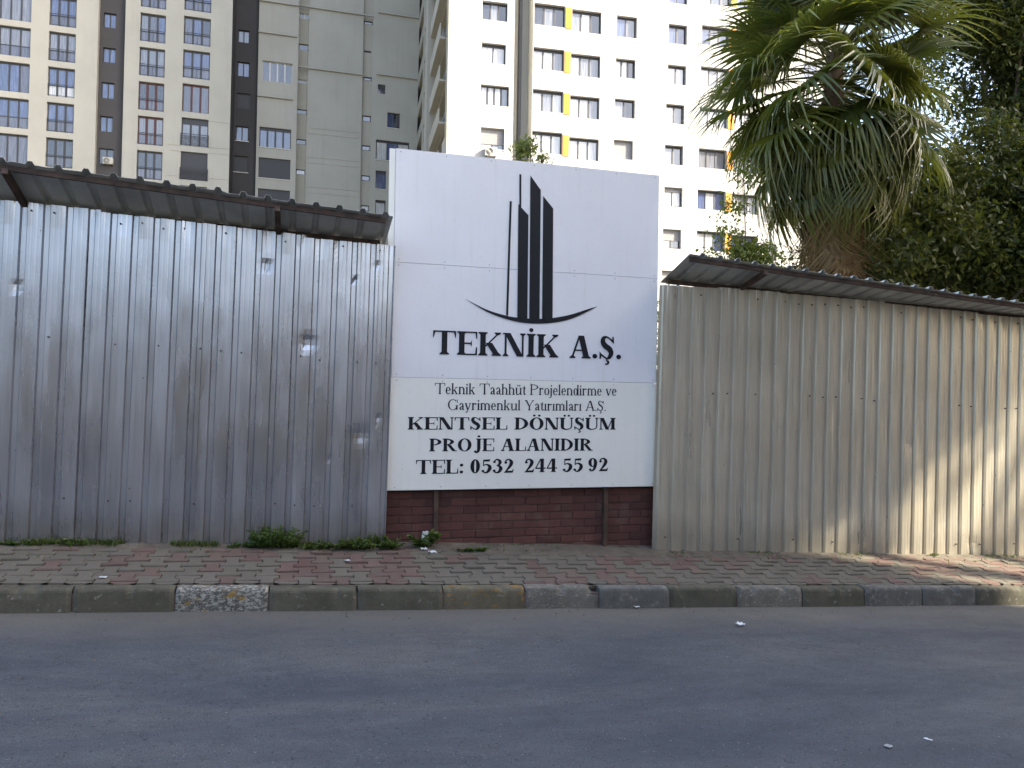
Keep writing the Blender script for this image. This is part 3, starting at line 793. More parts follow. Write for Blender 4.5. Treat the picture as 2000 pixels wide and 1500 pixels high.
            if ch == 'ü': dot(w*.36, X+.20, t*.55); dot(w*.66, X+.20, t*.55)
        elif ch == 'k': foot(e, 1.0); diag(e+t, .28, .42, X-h, h*1.3); rect(.33, X-h, .52, X); diag(.45, h, e+t+.09, X*.60, t*1.1); rect(.34, 0, .56, h); w = .57
        elif ch == 'v': diag(.26, 0, e+.02, X-h, t*1.05); diag(.26, 0, .46, X-h, h*1.3); rect(0, X-h, .20, X); rect(.36, X-h, .54, X); w = .54
        elif ch == 'y': diag(.27, .02, e+.02, X-h, t*1.05); diag(.20, -.20, .46, X-h, h*1.3); rect(0, X-h, .20, X); rect(.36, X-h, .54, X); dot(.14,-.20,t*.55); w = .54
        elif ch == 'o': w = .50; ring(w/2, X/2, w/2-.02, X/2+.01, t, h)
        elif ch == 'e': w = .46; ring(w/2, X/2, w/2-.02, X/2+.01, t, h, 5, 320); rect(.06, X*.50, w-.04, X*.50+h)
        elif ch == 'd': w = .54; x = w-t-e*.8; rect(x, 0, x+t, 1); rect(x, 0, w, h); P.append([(x-e,1-h*.5),(x+t,1),(x+t,1-h*1.5),(x,1-h*1.5)]); ring(x*.55+.03, X/2, x*.55, X/2+.01, t, h)
        elif ch == 'a':
            w = .47; x = w-t-.06; rect(x, .08, x+t, X*.75); curve([(x+t/2,.14,t),(x+t*.8,.03,h*1.5),(w,.06,h)], 4)
            curve([(.09,X*.80,h*1.5),(.17,X*.95,h*1.4),(x-.02,X*.96,t*.6),(x+t/2,X*.72,t)], 5); dot(.10,X*.78,t*.5)
            curve([(x+t*.3,X*.55,h),(.17,X*.42,t*.7),(.06+t/2,X*.22,t),(.16,.04,h*1.6),(x+t*.2,.14,h)], 5)
        elif ch == 't': w = .32; rect(.10, .12, .10+t, X+.02); P.append([(.10,X),(.10+t,X+.24),(.10+t,X)]); rect(0.0, X-h, w-.02, X); curve([(.10+t/2,.18,t),(.16+t*.3,.03,t*.8),(w,.08,h)], 4)
    return w, P
BOLD = dict(S=.215, h=.062, e=.075, X=.66, jdot=True, sp=.40)
REG = dict(S=.118, h=.052, e=.055, X=.66, sp=.34)
def text(name, s, x0, z0, x1, cap, st, gap, z1=None):
    adv = 0; items = []
    for ch in s:
        w_, P = glyph(ch, st); items.append((adv, P)); adv += w_+(gap if ch != ' ' else 0)
    adv -= gap; k = (x1-x0)/adv; dz = (z1-z0 if z1 is not None else 0)
    g = MB(); pen = Pen(g, YS-.0045)
    for off, P in items:
        if not P: continue
        g = MB(); pen = Pen(g, YS-.0045)
        for poly in P: pen.poly(poly, lambda a, b: (x0+(off+a)*k, z0+b*cap+dz*((off+a)*k/(x1-x0))))
        g.build(name, MT['ink'], sign)
def tl(name, s, pa, pb, ptop, st, gap):
    A, B, C = at(*pa, YS), at(*pb, YS), at(*ptop, YS)
    zc = A.z + (B.z-A.z)*(C.x-A.x)/(B.x-A.x)
    text(name, s, A.x, A.z, B.x, C.z-zc, st, gap, B.z)
tl('letter', 'TEKNİK A.Ş.', (845, 691.5), (1214, 702), (862, 645.5), BOLD, .045)
tl('letter', 'Teknik Taahhüt Projelendirme ve', (849, 769.5), (1204, 773), (852, 748), REG, .035)
tl('letter', 'Gayrimenkul Yatırımları A.Ş.', (874, 800.5), (1183, 802.5), (880, 780), REG, .04)
tl('letter', 'KENTSEL DÖNÜŞÜM', (796, 839), (1202, 839), (800, 814.5), BOLD, .05)
tl('letter', 'PROJE ALANIDIR', (838, 881.5), (1157, 880), (843, 856.5), BOLD, .05)
tl('letter', 'TEL: 0532  244 55 92', (812, 926), (1187, 920), (815, 898.5), dict(BOLD, sp=.30), .05)
# emblem
def z5(x, y): p = at(840+x/3.6575, 320+y/3.6575, YS); return (p.x, p.z)
g = MB(); pen = Pen(g, YS-.0045)
for poly in ([(568,266),(583,268),(557,1085),(542,1083)], [(637,74),(651,76),(651,312),(637,300)], [(630,285),(651,312),(702,368),(694,1112),(622,1100)],
             [(716,83),(790,188),(781,1120),(707,1118)], [(807,230),(879,320),(874,1108),(799,1116)]):
    pen.poly([z5(*p) for p in poly], lambda a, b: (a, b))
upc = catmull([(248,962,0),(400,1040,0),(545,1085,0),(640,1100,0),(760,1108,0),(880,1100,0),(1000,1078,0),(1120,1040,0),(1195,1018,0)], 6)
loc = catmull([(248,962,0),(395,1052,0),(520,1102,0),(640,1132,0),(760,1142,0),(880,1135,0),(1000,1110,0),(1120,1058,0),(1195,1018,0)], 6)
for i in range(len(upc)-1):
    q = [z5(*upc[i][:2]), z5(*upc[i+1][:2]), z5(*loc[i+1][:2]), z5(*loc[i][:2])]
    pen.poly(q, lambda a, b: (a, b))
g.build('emblem', MT['ink'], sign)

# ================================================================== BUILDINGS
def frame_of(P, d):
    """facade frame: u along d (to the right), v into the building, z up"""
    d = d.normalized(); n = Vector((-d.y, d.x, 0))
    return lambda u, v, z: (P.x+d.x*u+n.x*v, P.y+d.y*u+n.y*v, z)
def facade_mesh(name, fr, u0, u1, z0, z1, v, holes, depth, mat, parent, reveal=None):
    us = sorted(set([u0, u1]+[h[0] for h in holes]+[h[2] for h in holes])); zs = sorted(set([z0, z1]+[h[1] for h in holes]+[h[3] for h in holes]))
    us = [u for u in us if u0 <= u <= u1]; zs = [z for z in zs if z0 <= z <= z1]
    g = MB()
    for a, b in zip(us[:-1], us[1:]):
        run = None
        for c, d in zip(zs[:-1], zs[1:]):
            um, zm = (a+b)/2, (c+d)/2
            if any(h[0] < um < h[2] and h[1] < zm < h[3] for h in holes): continue
            g.add([fr(a,v,c), fr(b,v,c), fr(b,v,d), fr(a,v,d)], [(0,1,2,3)])
    for (a, c, b, d) in holes:
        V = [fr(a,v,c), fr(b,v,c), fr(b,v,d), fr(a,v,d), fr(a,v+depth,c), fr(b,v+depth,c), fr(b,v+depth,d), fr(a,v+depth,d)]
        g.add(V, [(0,4,5,1),(1,5,6,2),(2,6,7,3),(3,7,4,0)])
    return g.build(name, mat, parent)
_pane = {}
def pane_obj(fr, a, c, b, d, v, mat, parent, name='pane'):
    g = MB(); g.box((a, v, c), (b, v+.02, d), 0, fr); return g.build(name, mat, parent)
def window(parent, fr, rect, v, n, fmat, panes, rail=None, fw=.07, mw=None, topbar=.0, sill=True, shutter=0, shmat=None, lowpane=None, low=0.0, name='window'):
    a, c, b, d = rect; mw = mw or fw
    g = MB(); g.box((a, v, c), (a+fw, v+.07, d), 0, fr); g.box((b-fw, v, c), (b, v+.07, d), 0, fr)
    g.box((a+fw, v, c), (b-fw, v+.07, c+fw), 0, fr); g.box((a+fw, v, d-fw-topbar), (b-fw, v+.07, d), 0, fr)
    ws = (b-a-2*fw-(n-1)*mw)/n; xs_ = []
    for i in range(n):
        x0 = a+fw+i*(ws+mw); xs_.append((x0, x0+ws))
        if i < n-1: g.box((x0+ws, v+.003, c+fw), (x0+ws+mw, v+.07, d-fw-topbar), 0, fr)
    if low: g.box((a+fw, v-.002, c+low), (b-fw, v+.06, c+low+.06), 0, fr)
    wo = g.build(name, fmat, parent)
    zt = d-fw-topbar
    for i, (x0, x1) in enumerate(xs_):
        pm_ = panes[i % len(panes)]
        if low and lowpane:
            pane_obj(fr, x0, c+low+.06, x1, zt, v+.035, MT[pm_], wo); pane_obj(fr, x0, c+fw, x1, c+low, v+.035, MT[lowpane], wo)
        else: pane_obj(fr, x0, c+fw, x1, zt, v+.035, MT[pm_], wo)
    if sill:
        gs = MB(); gs.box((a-.06, v-.24, c-.07), (b+.06, v-.002, c-.004), 0, fr); gs.build('sill', MT['sill'], wo)
    if shutter:
        gs = MB(); zz = d; hh = (d-c)*shutter; k = max(2, int(hh/.11))
        for q in range(k):
            gs.box((a+.02, v-.03, d-hh*(q+1)/k+.008), (b-.02, v-.008, d-hh*q/k), 0, fr)
            gs.box((a+.02, v-.018, d-hh*(q+1)/k), (b-.02, v-.008, d-hh*(q+1)/k+.008), 0, fr)
        gs.build('shutter', shmat or MT['shutter'], wo)
    if rail:
        gr = MB(); zt = c+1.0; o_ = -.28 if rail == 2 else -.16
        gr.box((a-.05, v+o_-.02, zt), (b+.05, v+o_+.02, zt+.05), 0, fr)
        gr.box((a-.05, v+o_-.02, zt-.16), (b+.05, v+o_+.02, zt-.13), 0, fr) if rail == 2 else None
        gr.box((a-.05, v+o_-.02, c+.08), (b+.05, v+o_+.02, c+.11), 0, fr)
        for q in (a-.05, b+.02): gr.box((q, v+o_-.02, c), (q+.03, v-.0, zt+.05), 0, fr)
        nb = 18 if rail == 2 else 2
        for q in range(nb+1):
            x_ = a+(b-a)*q/nb; gr.box((x_-.012, v+o_-.012, c+.1), (x_+.012, v+o_+.012, zt), 0, fr)
        if rail == 2:
            for q in range(3):
                cx = a+(b-a)*(q+.5)/3
                for t in range(12):
                    t0, t1 = 2*math.pi*t/12, 2*math.pi*(t+1)/12
                    gr.bar(fr(cx+.28*math.cos(t0), v+o_, c+.48+.28*math.sin(t0)), fr(cx+.28*math.cos(t1), v+o_, c+.48+.28*math.sin(t1)), .03)
        gr.build('railing', MT['frame'], wo)
    return wo
def px_rect(px0, py0, px1, py1, P, d, v=0.0):
    """photo rectangle -> (u0,z0,u1,z1) on the facade plane"""
    d = d.normalized(); n = Vector((-d.y, d.x, 0)); Q = P+n*v
    ym = (py0+py1)/2; xm = (px0+px1)/2
    A = on(px0, ym, Q, n); B = on(px1, ym, Q, n); T = on(xm, py0, Q, n); U = on(xm, py1, Q, n)
    return ((A-P).dot(d), U.z, (B-P).dot(d), T.z)

# ---- cream apartment building with charcoal strips
XD = Vector((1, 0, 0))
def spacing_plane(px, s, py=150):       # Y such that 3 m reads as s pixels at px
    lo, hi = 20, 120
    for _ in range(40):
        Y = (lo+hi)/2; p = at(px, py, Y); q = p-Vector((0, 0, 3.0))
        r = q-CAM; y2 = 750-F*r.dot(CU)/r.dot(fwd)
        if y2-py > s: lo = Y
        else: hi = Y
    return Y
YA = spacing_plane(270, 67.2); YBB = spacing_plane(600, 60.2)
PA = Vector((0, YA, 0)); PB = Vector((0, YBB, 0)); frA = frame_of(PA, XD); frB = frame_of(PB, XD)
def uA(px, py=150): return at(px, py, YA).x
def uB(px, py=150): return at(px, py, YBB).x
ZT = 50.0
beige = tag(empty('apartment_building', (0, YA+5, gz(0))), 'shaded cream apartment building with charcoal vertical strips and tall dark windows', 'building')
# rows on plane A
zA = at(120, 63.3, YA).z; zA2 = at(296, 27, YA).z
holesL, holesM, holesD1 = [], [], []
wins = []
cols = [(at(-24,100,YA).x, at(59,100,YA).x, zA+.0, 4), (at(94.5,100,YA).x, at(147.5,100,YA).x, zA, 3)]
cols2 = [(at(273.5,60,YA).x, at(323.5,60,YA).x, at(298,27,YA).z, 3), (at(359,60,YA).x, at(411.5,60,YA).x, at(385,33.5,YA).z, 3)]
pn = ['gl_blue', 'gl_grey', 'gl_dark', 'gl_blue', 'gl_low', 'gl_blue', 'gl_grey']
rr = random.Random(11)
def putA(cs, hl, ci):
    for (a, b, zt, n) in cs:
        for k in range(-2, 9):
            t = zt - k*3.0
            if t < 8: continue
            hl.append((a, t-2.48, b, t)); wins.append((a, t-2.48, b, t, n, ci, k, 0))
        ci += 1
putA(cols, holesL, 0); putA(cols2, holesM, 2)
u_d1a, u_d1b, u_d2a, u_d2b = uA(189), uA(242), uA(451.5), uB(503.5)
facade_mesh('wall', frA, -75, u_d1a, -3, ZT, 0, holesL, .22, MT['cream'], beige)
facade_mesh('wall', frA, u_d1b, u_d2a, -3, ZT, 0, holesM, .22, MT['cream'], beige)
for (a, c, b, d, n, ci, k, _) in wins:
    q = rr.random(); pnl = [rr.choice(pn) for _ in range(n)]
    if rr.random() < .5: pnl = [pnl[0]]*n
    fm = MT['frame']; kw = dict(rail=1 if ci != 0 else None, low=.92, lowpane='gl_low', topbar=.06, mw=.17, fw=.09, sill=False)
    if ci == 2 and k in (2, 3): fm = MT['frame_r']; kw['mw'] = .2
    if ci == 3 and k == 2: fm = MT['frame_r']; kw['low'] = 0; kw['rail'] = None
    if ci == 3 and k == 3: kw.update(rail=2, low=0, topbar=.45)
    if ci == 3 and k == 4: kw.update(shutter=1, rail=2, low=0)
    if ci == 0: kw['low'] = 0 if k % 2 else .92; kw['mw'] = .13
    if (ci, k) in ((1, 1),): kw['lowpane'] = 'gl_curt'
    window(beige, frA, (a, c, b, d), .20, n, fm, pnl, **kw)
# charcoal strips (set back a little)
def strip(frX, P, ua, ub, v, pxs, rects, back):
    hl = [px_rect(*r, P, XD, v) for r in rects]
    facade_mesh('charcoal_strip', frX, ua, ub, -3, ZT, v, hl, .2, MT['charcoal'], beige)
    return hl
r1 = [(202.5,25.5,227,54), (201,93.3,226,122), (198,161,223,192), (195,227,220,257), (193,290,222,320)]
hl = strip(frA, PA, u_d1a-.0, u_d1b+.0, .55, None, r1, 0)
for i, h in enumerate(hl): window(beige, frA, h, .73, 2, MT['frame'], ['gl_blue' if i < 4 else 'gl_dark'], fw=.06, mw=.1, sill=False)
g = MB()
g.box((u_d1a, .0, -3), (u_d1a+.001, .55, ZT), 0, frA); g.box((u_d1b-.001, 0, -3), (u_d1b, .55, ZT), 0, frA); g.build('strip_return', MT['cream'], beige)
r2 = [(465,58.7,487,83), (463.5,121,487,149), (462,182,489,212), (460,246.7,485,275), (457,304.5,484,336)]
u2a = uB(452.5)
hl = strip(frB, PB, uB(449), u_d2b, -.30, None, r2, 0)
for i, h in enumerate(hl):
    window(beige, frB, h, -.12, 2, MT['frame'], ['gl_grey', 'gl_blue', 'gl_dark', 'gl_blue', 'gl_dark'][i:i+1], fw=.06, mw=.1, sill=(i in (3, 4)), shutter=1 if i in (2, 4) else 0)
# return wall between plane A and the set back wing
g = MB(); g.add([frA(u_d2a,0,-3), frA(u_d2a,0,ZT), (u_d2a, YBB-.3, ZT), (u_d2a, YBB-.3, -3)], [(0,1,2,3)]); g.build('side_wall', MT['charcoal'], beige)
# bay with the wide windows
v_bay = -.9
rb = [(512.5,121,571,160), (506.4,250,568.5,289), (504.8,309.5,567,349), (503.5,370,566,408)]
hb = [px_rect(*r, PB, XD, v_bay) for r in rb]
ua, ub = px_rect(503.5,100,581.5,200, PB, XD, v_bay)[0::2]
facade_mesh('wall', frB, ua, ub, -3, ZT, v_bay, hb, .22, MT['cream'], beige)
g = MB(); g.box((ua, v_bay+.001, -3), (ua+.002, .3, ZT), 0, frB); g.box((ub-.002, v_bay+.001, -3), (ub, .35, ZT), 0, frB); g.build('side_wall', MT['cream2'], beige)
window(beige, frB, hb[0], v_bay+.18, 4, MT['frame_w'], ['gl_low', 'gl_low', 'gl_dark', 'gl_dark'], mw=.11, fw=.05, sill=False)
window(beige, frB, hb[1], v_bay+.18, 4, MT['frame'], ['gl_blue'], mw=.16, fw=.08, topbar=.2)
window(beige, frB, hb[2], v_bay+.18, 2, MT['frame'], ['gl_dark'], shutter=1)
window(beige, frB, hb[3], v_bay+.18, 2, MT['frame'], ['gl_dark'], shutter=1)
# recess strips with small windows, wide blank panels
def pan(pxa, pxb, v, mat, rects, nm='wall', dep=.2):
    a, b = px_rect(pxa,100,pxb,200, PB, XD, v)[0::2]
    hh = [px_rect(*r, PB, XD, v) for r in rects]
    facade_mesh(nm, frB, a, b, -3, ZT, v, hh, dep, mat, beige); return a, b, hh
s1 = [(586,26,604,36.5), (583.5,86,602.5,98.5), (581.5,155.5,600,162.5), (579,213.5,599.5,223), (578.5,272,598,282), (578,331,596,341)]
a1, b1, h1 = pan(581.5, 601, .35, MT['cream2'], s1)
for i, h in enumerate(h1): window(beige, frB, h, .45, 2 if i == 0 else 1, MT['frame_w'] if i in (0, 2) else MT['frame'], ['gl_dark' if i not in (5,) else 'gl_curt'], fw=.06, mw=.12, sill=False)
a2, b2, h2 = pan(601, 708, 0, MT['cream'], [])
g = MB(); g.box((a2, .001, -3), (a2+.002, .36, ZT), 0, frB); g.box((b2-.002, .001, -3), (b2, .36, ZT), 0, frB); g.build('side_wall', MT['cream2'], beige)
s2 = [(711,41,728.5,48), (711,99,725,103), (710,150.5,728,157.5), (708,226,728,238), (706.5,284,724,294), (706,342.5,723,353), (705,401,722,412)]
a3, b3, h3 = pan(708, 726, .35, MT['cream2'], s2)
for i, h in enumerate(h3): window(beige, frB, h, .45, 1, MT['frame'], ['gl_blue' if i in (3,4,5) else 'gl_dark'], fw=.08, sill=False)
s3 = [(738,165,752.7,183), (756.5,220.5,781,250), (734,275.5,799,314), (733.5,333.5,754,369), (733,391,753,425)]
a4, b4, h4 = pan(726, 817, .0, MT['cream'], s3)
window(beige, frB, h4[0], .18, 1, MT['frame'], ['gl_dark'], fw=.05, sill=False, shutter=.4)
window(beige, frB, h4[1], .18, 2, MT['frame'], ['gl_blue', 'gl_dark'], fw=.08)
window(beige, frB, h4[2], .18, 3, MT['frame'], ['gl_curt', 'gl_blue'], fw=.10, topbar=.12)
window(beige, frB, h4[3], .18, 1, MT['frame'], ['gl_blue'], fw=.09, topbar=.2)
window(beige, frB, h4[4], .18, 1, MT['frame'], ['gl_curt'], fw=.09, topbar=.15)
# ledges (upper storeys stand out a little) and thin grooves
def ledge(pa, pb, v, hgt=.14, out=.18, nm='ledge', mat=None):
    A = px_rect(pa[0], pa[1]-1, pb[0], pb[1]+1, PB, XD, v); z = (at(pa[0], pa[1], YBB+v).z+at(pb[0], pb[1], YBB+v).z)/2
    g = MB(); g.box((A[0], v-out, z-hgt/2), (A[2], v-.001, z+hgt/2), 0, frB); g.build(nm, mat or MT['cream'], beige)
for a, b, v in (((506,2),(584,10),v_bay), ((585,13),(730,31),0), ((738,24),(817,36),0), ((580,131),(708,146),0), ((735,145),(817,155),0), ((505,62),(580,72),v_bay), ((503,187),(572,194),v_bay)):
    ledge(a, b, v)
for (a, b) in (((601,249.5),(703,259)), ((601,260.5),(702,270)), ((600,307),(703,315)), ((600,318),(702,326.5)), ((599,365),(702,372.5)), ((599,376.5),(702,384))):
    ledge(a, b, 0, .05, .03, 'moulding', MT['cream2'])
def ledgeA(px0, py0, px1, py1):
    a, b = at(px0, py0, YA), at(px1, py1, YA); z = (a.z+b.z)/2
    g = MB(); g.box((a.x, -.03, z-.025), (b.x, -.001, z+.025), 0, frA); g.build('moulding', MT['cream2'], beige)
for q in ((327,281,351,283),(407,287.5,446,290.5),(330,293,352,294.5),(407,299,446,301.5),(407,237,447,240),(327,342,348,343),(407,349,446,350)): ledgeA(*q)
# body and flat roof behind
g = MB(); g.box((-75, 1.2, -3), (u_d2a-.05, 16, ZT-.01), 0, frA); g.box((u_d2a, 1.0, -3), (b4, 13, ZT-.01), 0, frB); g.build('building_core', MT['room'], beige)
g = MB(); g.add([frB(b4,0,-3), frB(b4,13,-3), frB(b4,13,ZT), frB(b4,0,ZT)], [(0,1,2,3)]); g.build('side_wall', MT['cream2'], beige)
g = MB(); g.box((-75.3, -.3, ZT), (u_d2a+.2, 16.3, ZT+.4), 0, frA); g.box((u_d2a+.2, -.8, ZT), (b4+.3, 13.3, ZT+.4), 0, frB); g.build('roof', MT['cream2'], beige)

# ---- white tower block
BW = R(-3.43); WD = Vector((math.cos(BW), math.sin(BW), 0)); WN = Vector((-WD.y, WD.x, 0))
YW = spacing_plane(1100, 81.3)
corner = at(877, 150, YW); PW0 = Vector((corner.x, corner.y, 0)); frW = frame_of(PW0, WD)
ZW = 66.0
white = tag(empty('apartment_building', (PW0.x+8, PW0.y+8, gz(0))), 'sunlit white apartment block with ochre panels between its windows, behind the sign', 'building')
WR = []   # rect px, panes, materials, extra
def addw(px, n, panes, **kw): WR.append((px_rect(*px, PW0, WD), n, panes, kw))
C_, G_, D_, B_ = 'gl_curt', 'gl_grey', 'gl_dark', 'gl_blue'
addw((942.5,3.5,991.5,40), 3, [D_, G_, D_]); addw((941,85,988,124), 2, [C_], topbar=.12); addw((939,167,994,206), 4, [C_, C_, C_, G_], mw=.12); addw((939,250,985,291), 2, [C_, G_], shutter=.74, shmat=MT['shutter_g'])
for i, (y0, dx) in enumerate(((8.5,0), (94.5,-2.3), (176,-4), (257.5,-6))):
    cb = [[D_, G_, D_], [C_, C_, G_], [C_, G_, C_], [C_, C_, C_]][i]
    addw((1043.7+dx,y0,1104+dx,y0+42), 3, cb, mw=.12, topbar=.1); addw((1117.5+dx,y0+12.5,1174.6+dx*.9,y0+55), 3, [[G_, C_, D_], [C_, G_, G_], [C_, C_, G_], [C_, C_, C_]][i], mw=.12, topbar=.08)
addw((1205,32,1244,73), 2, [B_, G_]); addw((1203,115.5,1241,152), 3, [C_, C_, D_], mw=.12); addw((1201,194,1240,230), 2, [G_, D_]); addw((1198.5,274,1236,311), 1, [G_], shutter=1, shmat=MT['shutter_g'])
for i, (xx, y0) in enumerate(((1306.3,48.3), (1304.5,127.5), (1301,204), (1298.7,284), (1297.5,366), (1294.7,447.8), (1292.5,529))):
    kw = {}
    if i == 4: kw = dict(shutter=.22, shmat=MT['shutter_g'])
    if i == 5: kw = dict(shutter=.56, shmat=MT['shutter_g'])
    if i == 6: kw = dict(shutter=.5, shmat=MT['shutter_g'])
    addw((xx,y0,xx+35.5,y0+37.5), 2, [[B_, B_], [C_, C_], [C_, G_], [G_, G_], [C_, C_], [C_, G_], [G_, C_]][i], fw=.10, topbar=.06, **kw)
addw((1308,-31,1343,7), 2, [B_, B_])
for i, (xx, y0) in enumerate(((1374,-28), (1371,52), (1369,132), (1366.8,211.7), (1364.8,291.5), (1362.5,372), (1361,452), (1359,531))):
    addw((xx,y0,xx+54,y0+37.5), 3, [[G_, B_], [B_, G_], [C_, G_], [C_, C_, C_], [G_, G_, G_], [B_, C_], [C_, C_, B_], [G_]][i], topbar=.08)
    addw((xx+67,y0+8,xx+118,y0+46), 3, [[B_], [B_, G_], [G_], [C_], [G_], [C_, G_], [B_], [G_]][i], topbar=.08)
# storeys above the picture
top_rows = {}
base_cols = [WR[0][0], WR[4][0], WR[5][0], WR[12][0], WR[16][0], WR[24][0], WR[25][0]]
extra = []
for (a, c, b, d) in base_cols:
    for k in range(1, 9):
        extra.append((a, c+3.0*k, b, d+3.0*k))
holesW = [r[0] for r in WR] + [e for e in extra if not any(abs(e[0]-r[0][0]) < .5 and abs(e[1]-r[0][1]) < 2 for r in WR)]
rc = px_rect(1003.5,100,1040,200, PW0, WD)     # vertical recess
uR0, uR1 = rc[0], rc[2]; uE = px_rect(1484,100,1492,300, PW0, WD)[2]
hl = [h for h in holesW if h[2] < uR0]; hr = [h for h in holesW if h[0] > uR1-.1 and h[2] < uE]
hr = [(max(h[0], uR1+.05), h[1], h[2], h[3]) for h in hr]
facade_mesh('wall', frW, 0, uR0, -3, ZW, 0, hl, .28, MT['whitewall'], white)
facade_mesh('wall', frW, uR1, uE, -3, ZW, 0, hr, .28, MT['whitewall'], white)
g = MB(); um = uR0+(uR1-uR0)*.47
g.add([frW(uR0,0,-3), frW(uR0,0,ZW), frW(uR0,1.5,ZW), frW(uR0,1.5,-3)], [(0,1,2,3)])
g.add([frW(uR1,0,-3), frW(uR1,0,ZW), frW(uR1,1.5,ZW), frW(uR1,1.5,-3)], [(0,1,2,3)])
g.add([frW(uR0,1.5,-3), frW(uR1,1.5,-3), frW(uR1,1.5,ZW), frW(uR0,1.5,ZW)], [(0,1,2,3)])
g.build('recess', MT['greywall'], white)  # white wall in shade; its grey tone is put into the plaster colour
g = MB(); g.box((um-.06, .9, -3), (um+.12, 1.5, ZW), 0, frW); g.build('downpipe', MT['frame'], white)
for (r, n, panes, kw) in WR:
    if r[2] > uE: continue
    r = (max(r[0], uR1+.05) if r[0] > uR0 else r[0], *r[1:])
    kw = dict(dict(fw=.08, sill=True), **kw); window(white, frW, r, .26, n, MT['frame'], panes, **kw)
rw = random.Random(5)
for (a, c, b, d) in [e for e in hr+hl if not any(abs(e[1]-r[0][1]) < .3 and abs(e[2]-r[0][2]) < .3 for r in WR)]:
    window(white, frW, (a, c, b, d), .26, 3 if b-a > 1.8 else 2, MT['frame'], [rw.choice((C_, G_, B_))])
# ochre panels between paired windows
def ochre(a, b, z0, z1):
    g = MB(); g.box((a, -.03, z0), (b, .05, z1), 0, frW); g.build('ochre_panel', MT['ochre'], white)
for i in range(4):
    A, B = WR[4+2*i][0], WR[5+2*i][0]; z1 = (A[3]+B[3])/2; ochre(A[2]+.03, B[0]-.03, (A[1]+B[1])/2+.03, z1)
    if i == 0:
        for k in range(1, 5): ochre(A[2]+.03, B[0]-.03, (A[1]+B[1])/2+3*k, z1+3*k)
for i in range(8):
    A, B = WR[24+2*i][0], WR[25+2*i][0]
    ochre(A[2]+.03, B[0]-.03, (A[1]+B[1])/2+.03, (A[3]+B[3])/2)
# left flank: loggias between pale parapets
FD = 31.0
zfl = WR[1][0][1]-.95
frS = lambda u, v, z: frW(v, u, z)
hs = []; rv = random.Random(3)
for k in range(-8, 17):
    z = zfl+3.0*k
    if z < 3 or z > ZW-4: continue
    hs += [(1.3, z+1.0, 7.6, z+2.75), (9.9, z+1.0, 13.2, z+2.75), (14.0, z+.9, 18.6, z+2.6), (20, z+1, 28.5, z+2.75)]
facade_mesh('side_wall', frS, 0, FD, -3, ZW, 0, hs, 1.3, MT['cream2'], white)
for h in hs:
    g = MB(); g.box((h[0], 1.26, h[1]), (h[2], 1.3, h[3]), 0, frS); g.build('loggia_back', MT['room'], white)  # near-black sheet stands in for the shade inside the loggia
    if h[0] < 9 and rv.random() < .75:
        q = rv.uniform(h[0]+.6, h[2]-2); g = MB(); g.box((q, .05, h[1]), (q+rv.uniform(.8, 2.2), .12, h[1]+rv.uniform(.7, 1.7)), 0, frS); g.build('loggia_screen', rv.choice((MT['gl_grey'], MT['frame'], MT['greywall'], MT['shutter_g'])), white)
    if h[0] < 9:
        g = MB(); g.box((h[0]-.1, -.55, h[1]-1.15), (h[2]+.1, -.001, h[1]-1.02), 0, frS); g.box((h[0]-.1, -.55, h[1]-1.02), (h[2]+.1, -.48, h[1]-.05), 0, frS); g.build('balcony', MT['cream'], white)
g = MB(); g.box((1.6, 2.0, -3), (uE-.02, FD, ZW-.01), 0, frW); g.box((.5, .55, -3), (uR0-.05, 2.0-.7, ZW-.01), 0, frW); g.box((uR1+.05, .55, -3), (uE-.02, 2.0, ZW-.01), 0, frW); g.build('building_core', MT['room'], white)
g = MB(); g.box((-.75, 8.0, -3), (-.001, 9.6, ZW), 0, frW); g.build('pilaster', MT['cream'], white)
g = MB(); g.box((-.10, -.02, -3), (-.002, 1.1, ZW), 0, frW); g.build('pilaster', MT['cream2'], white)
g = MB(); g.box((-.3, -.3, ZW), (uE+.3, FD+.3, ZW+.5), 0, frW); g.build('roof', MT['greywall'], white)
# set back right wing of the white block
hs = []
for k in range(-2, 14):
    for uu in (1.0, 5.2):
        z = zfl+.95 - 12 + 3*k; hs.append((uE+uu, z, uE+uu+2.0, z+1.35))
hs = [h for h in hs if h[1] > 4]
facade_mesh('wall', frW, uE, uE+8.2, -3, ZW-9, 3.0, hs, .2, MT['whitewall'], white)
g = MB(); g.add([frW(uE,0,-3), frW(uE,3,-3), frW(uE,3,ZW), frW(uE,0,ZW)], [(0,1,2,3)]); g.build('side_wall', MT['whitewall'], white)
g = MB(); g.box((uE+.02, 3.4, -3), (uE+8.2, FD, ZW-9.01), 0, frW); g.build('building_core', MT['greywall'], white)
for h in hs: window(white, frW, h, 3.18, 3, MT['frame'], [rw.choice((C_, G_, B_))], sill=True)

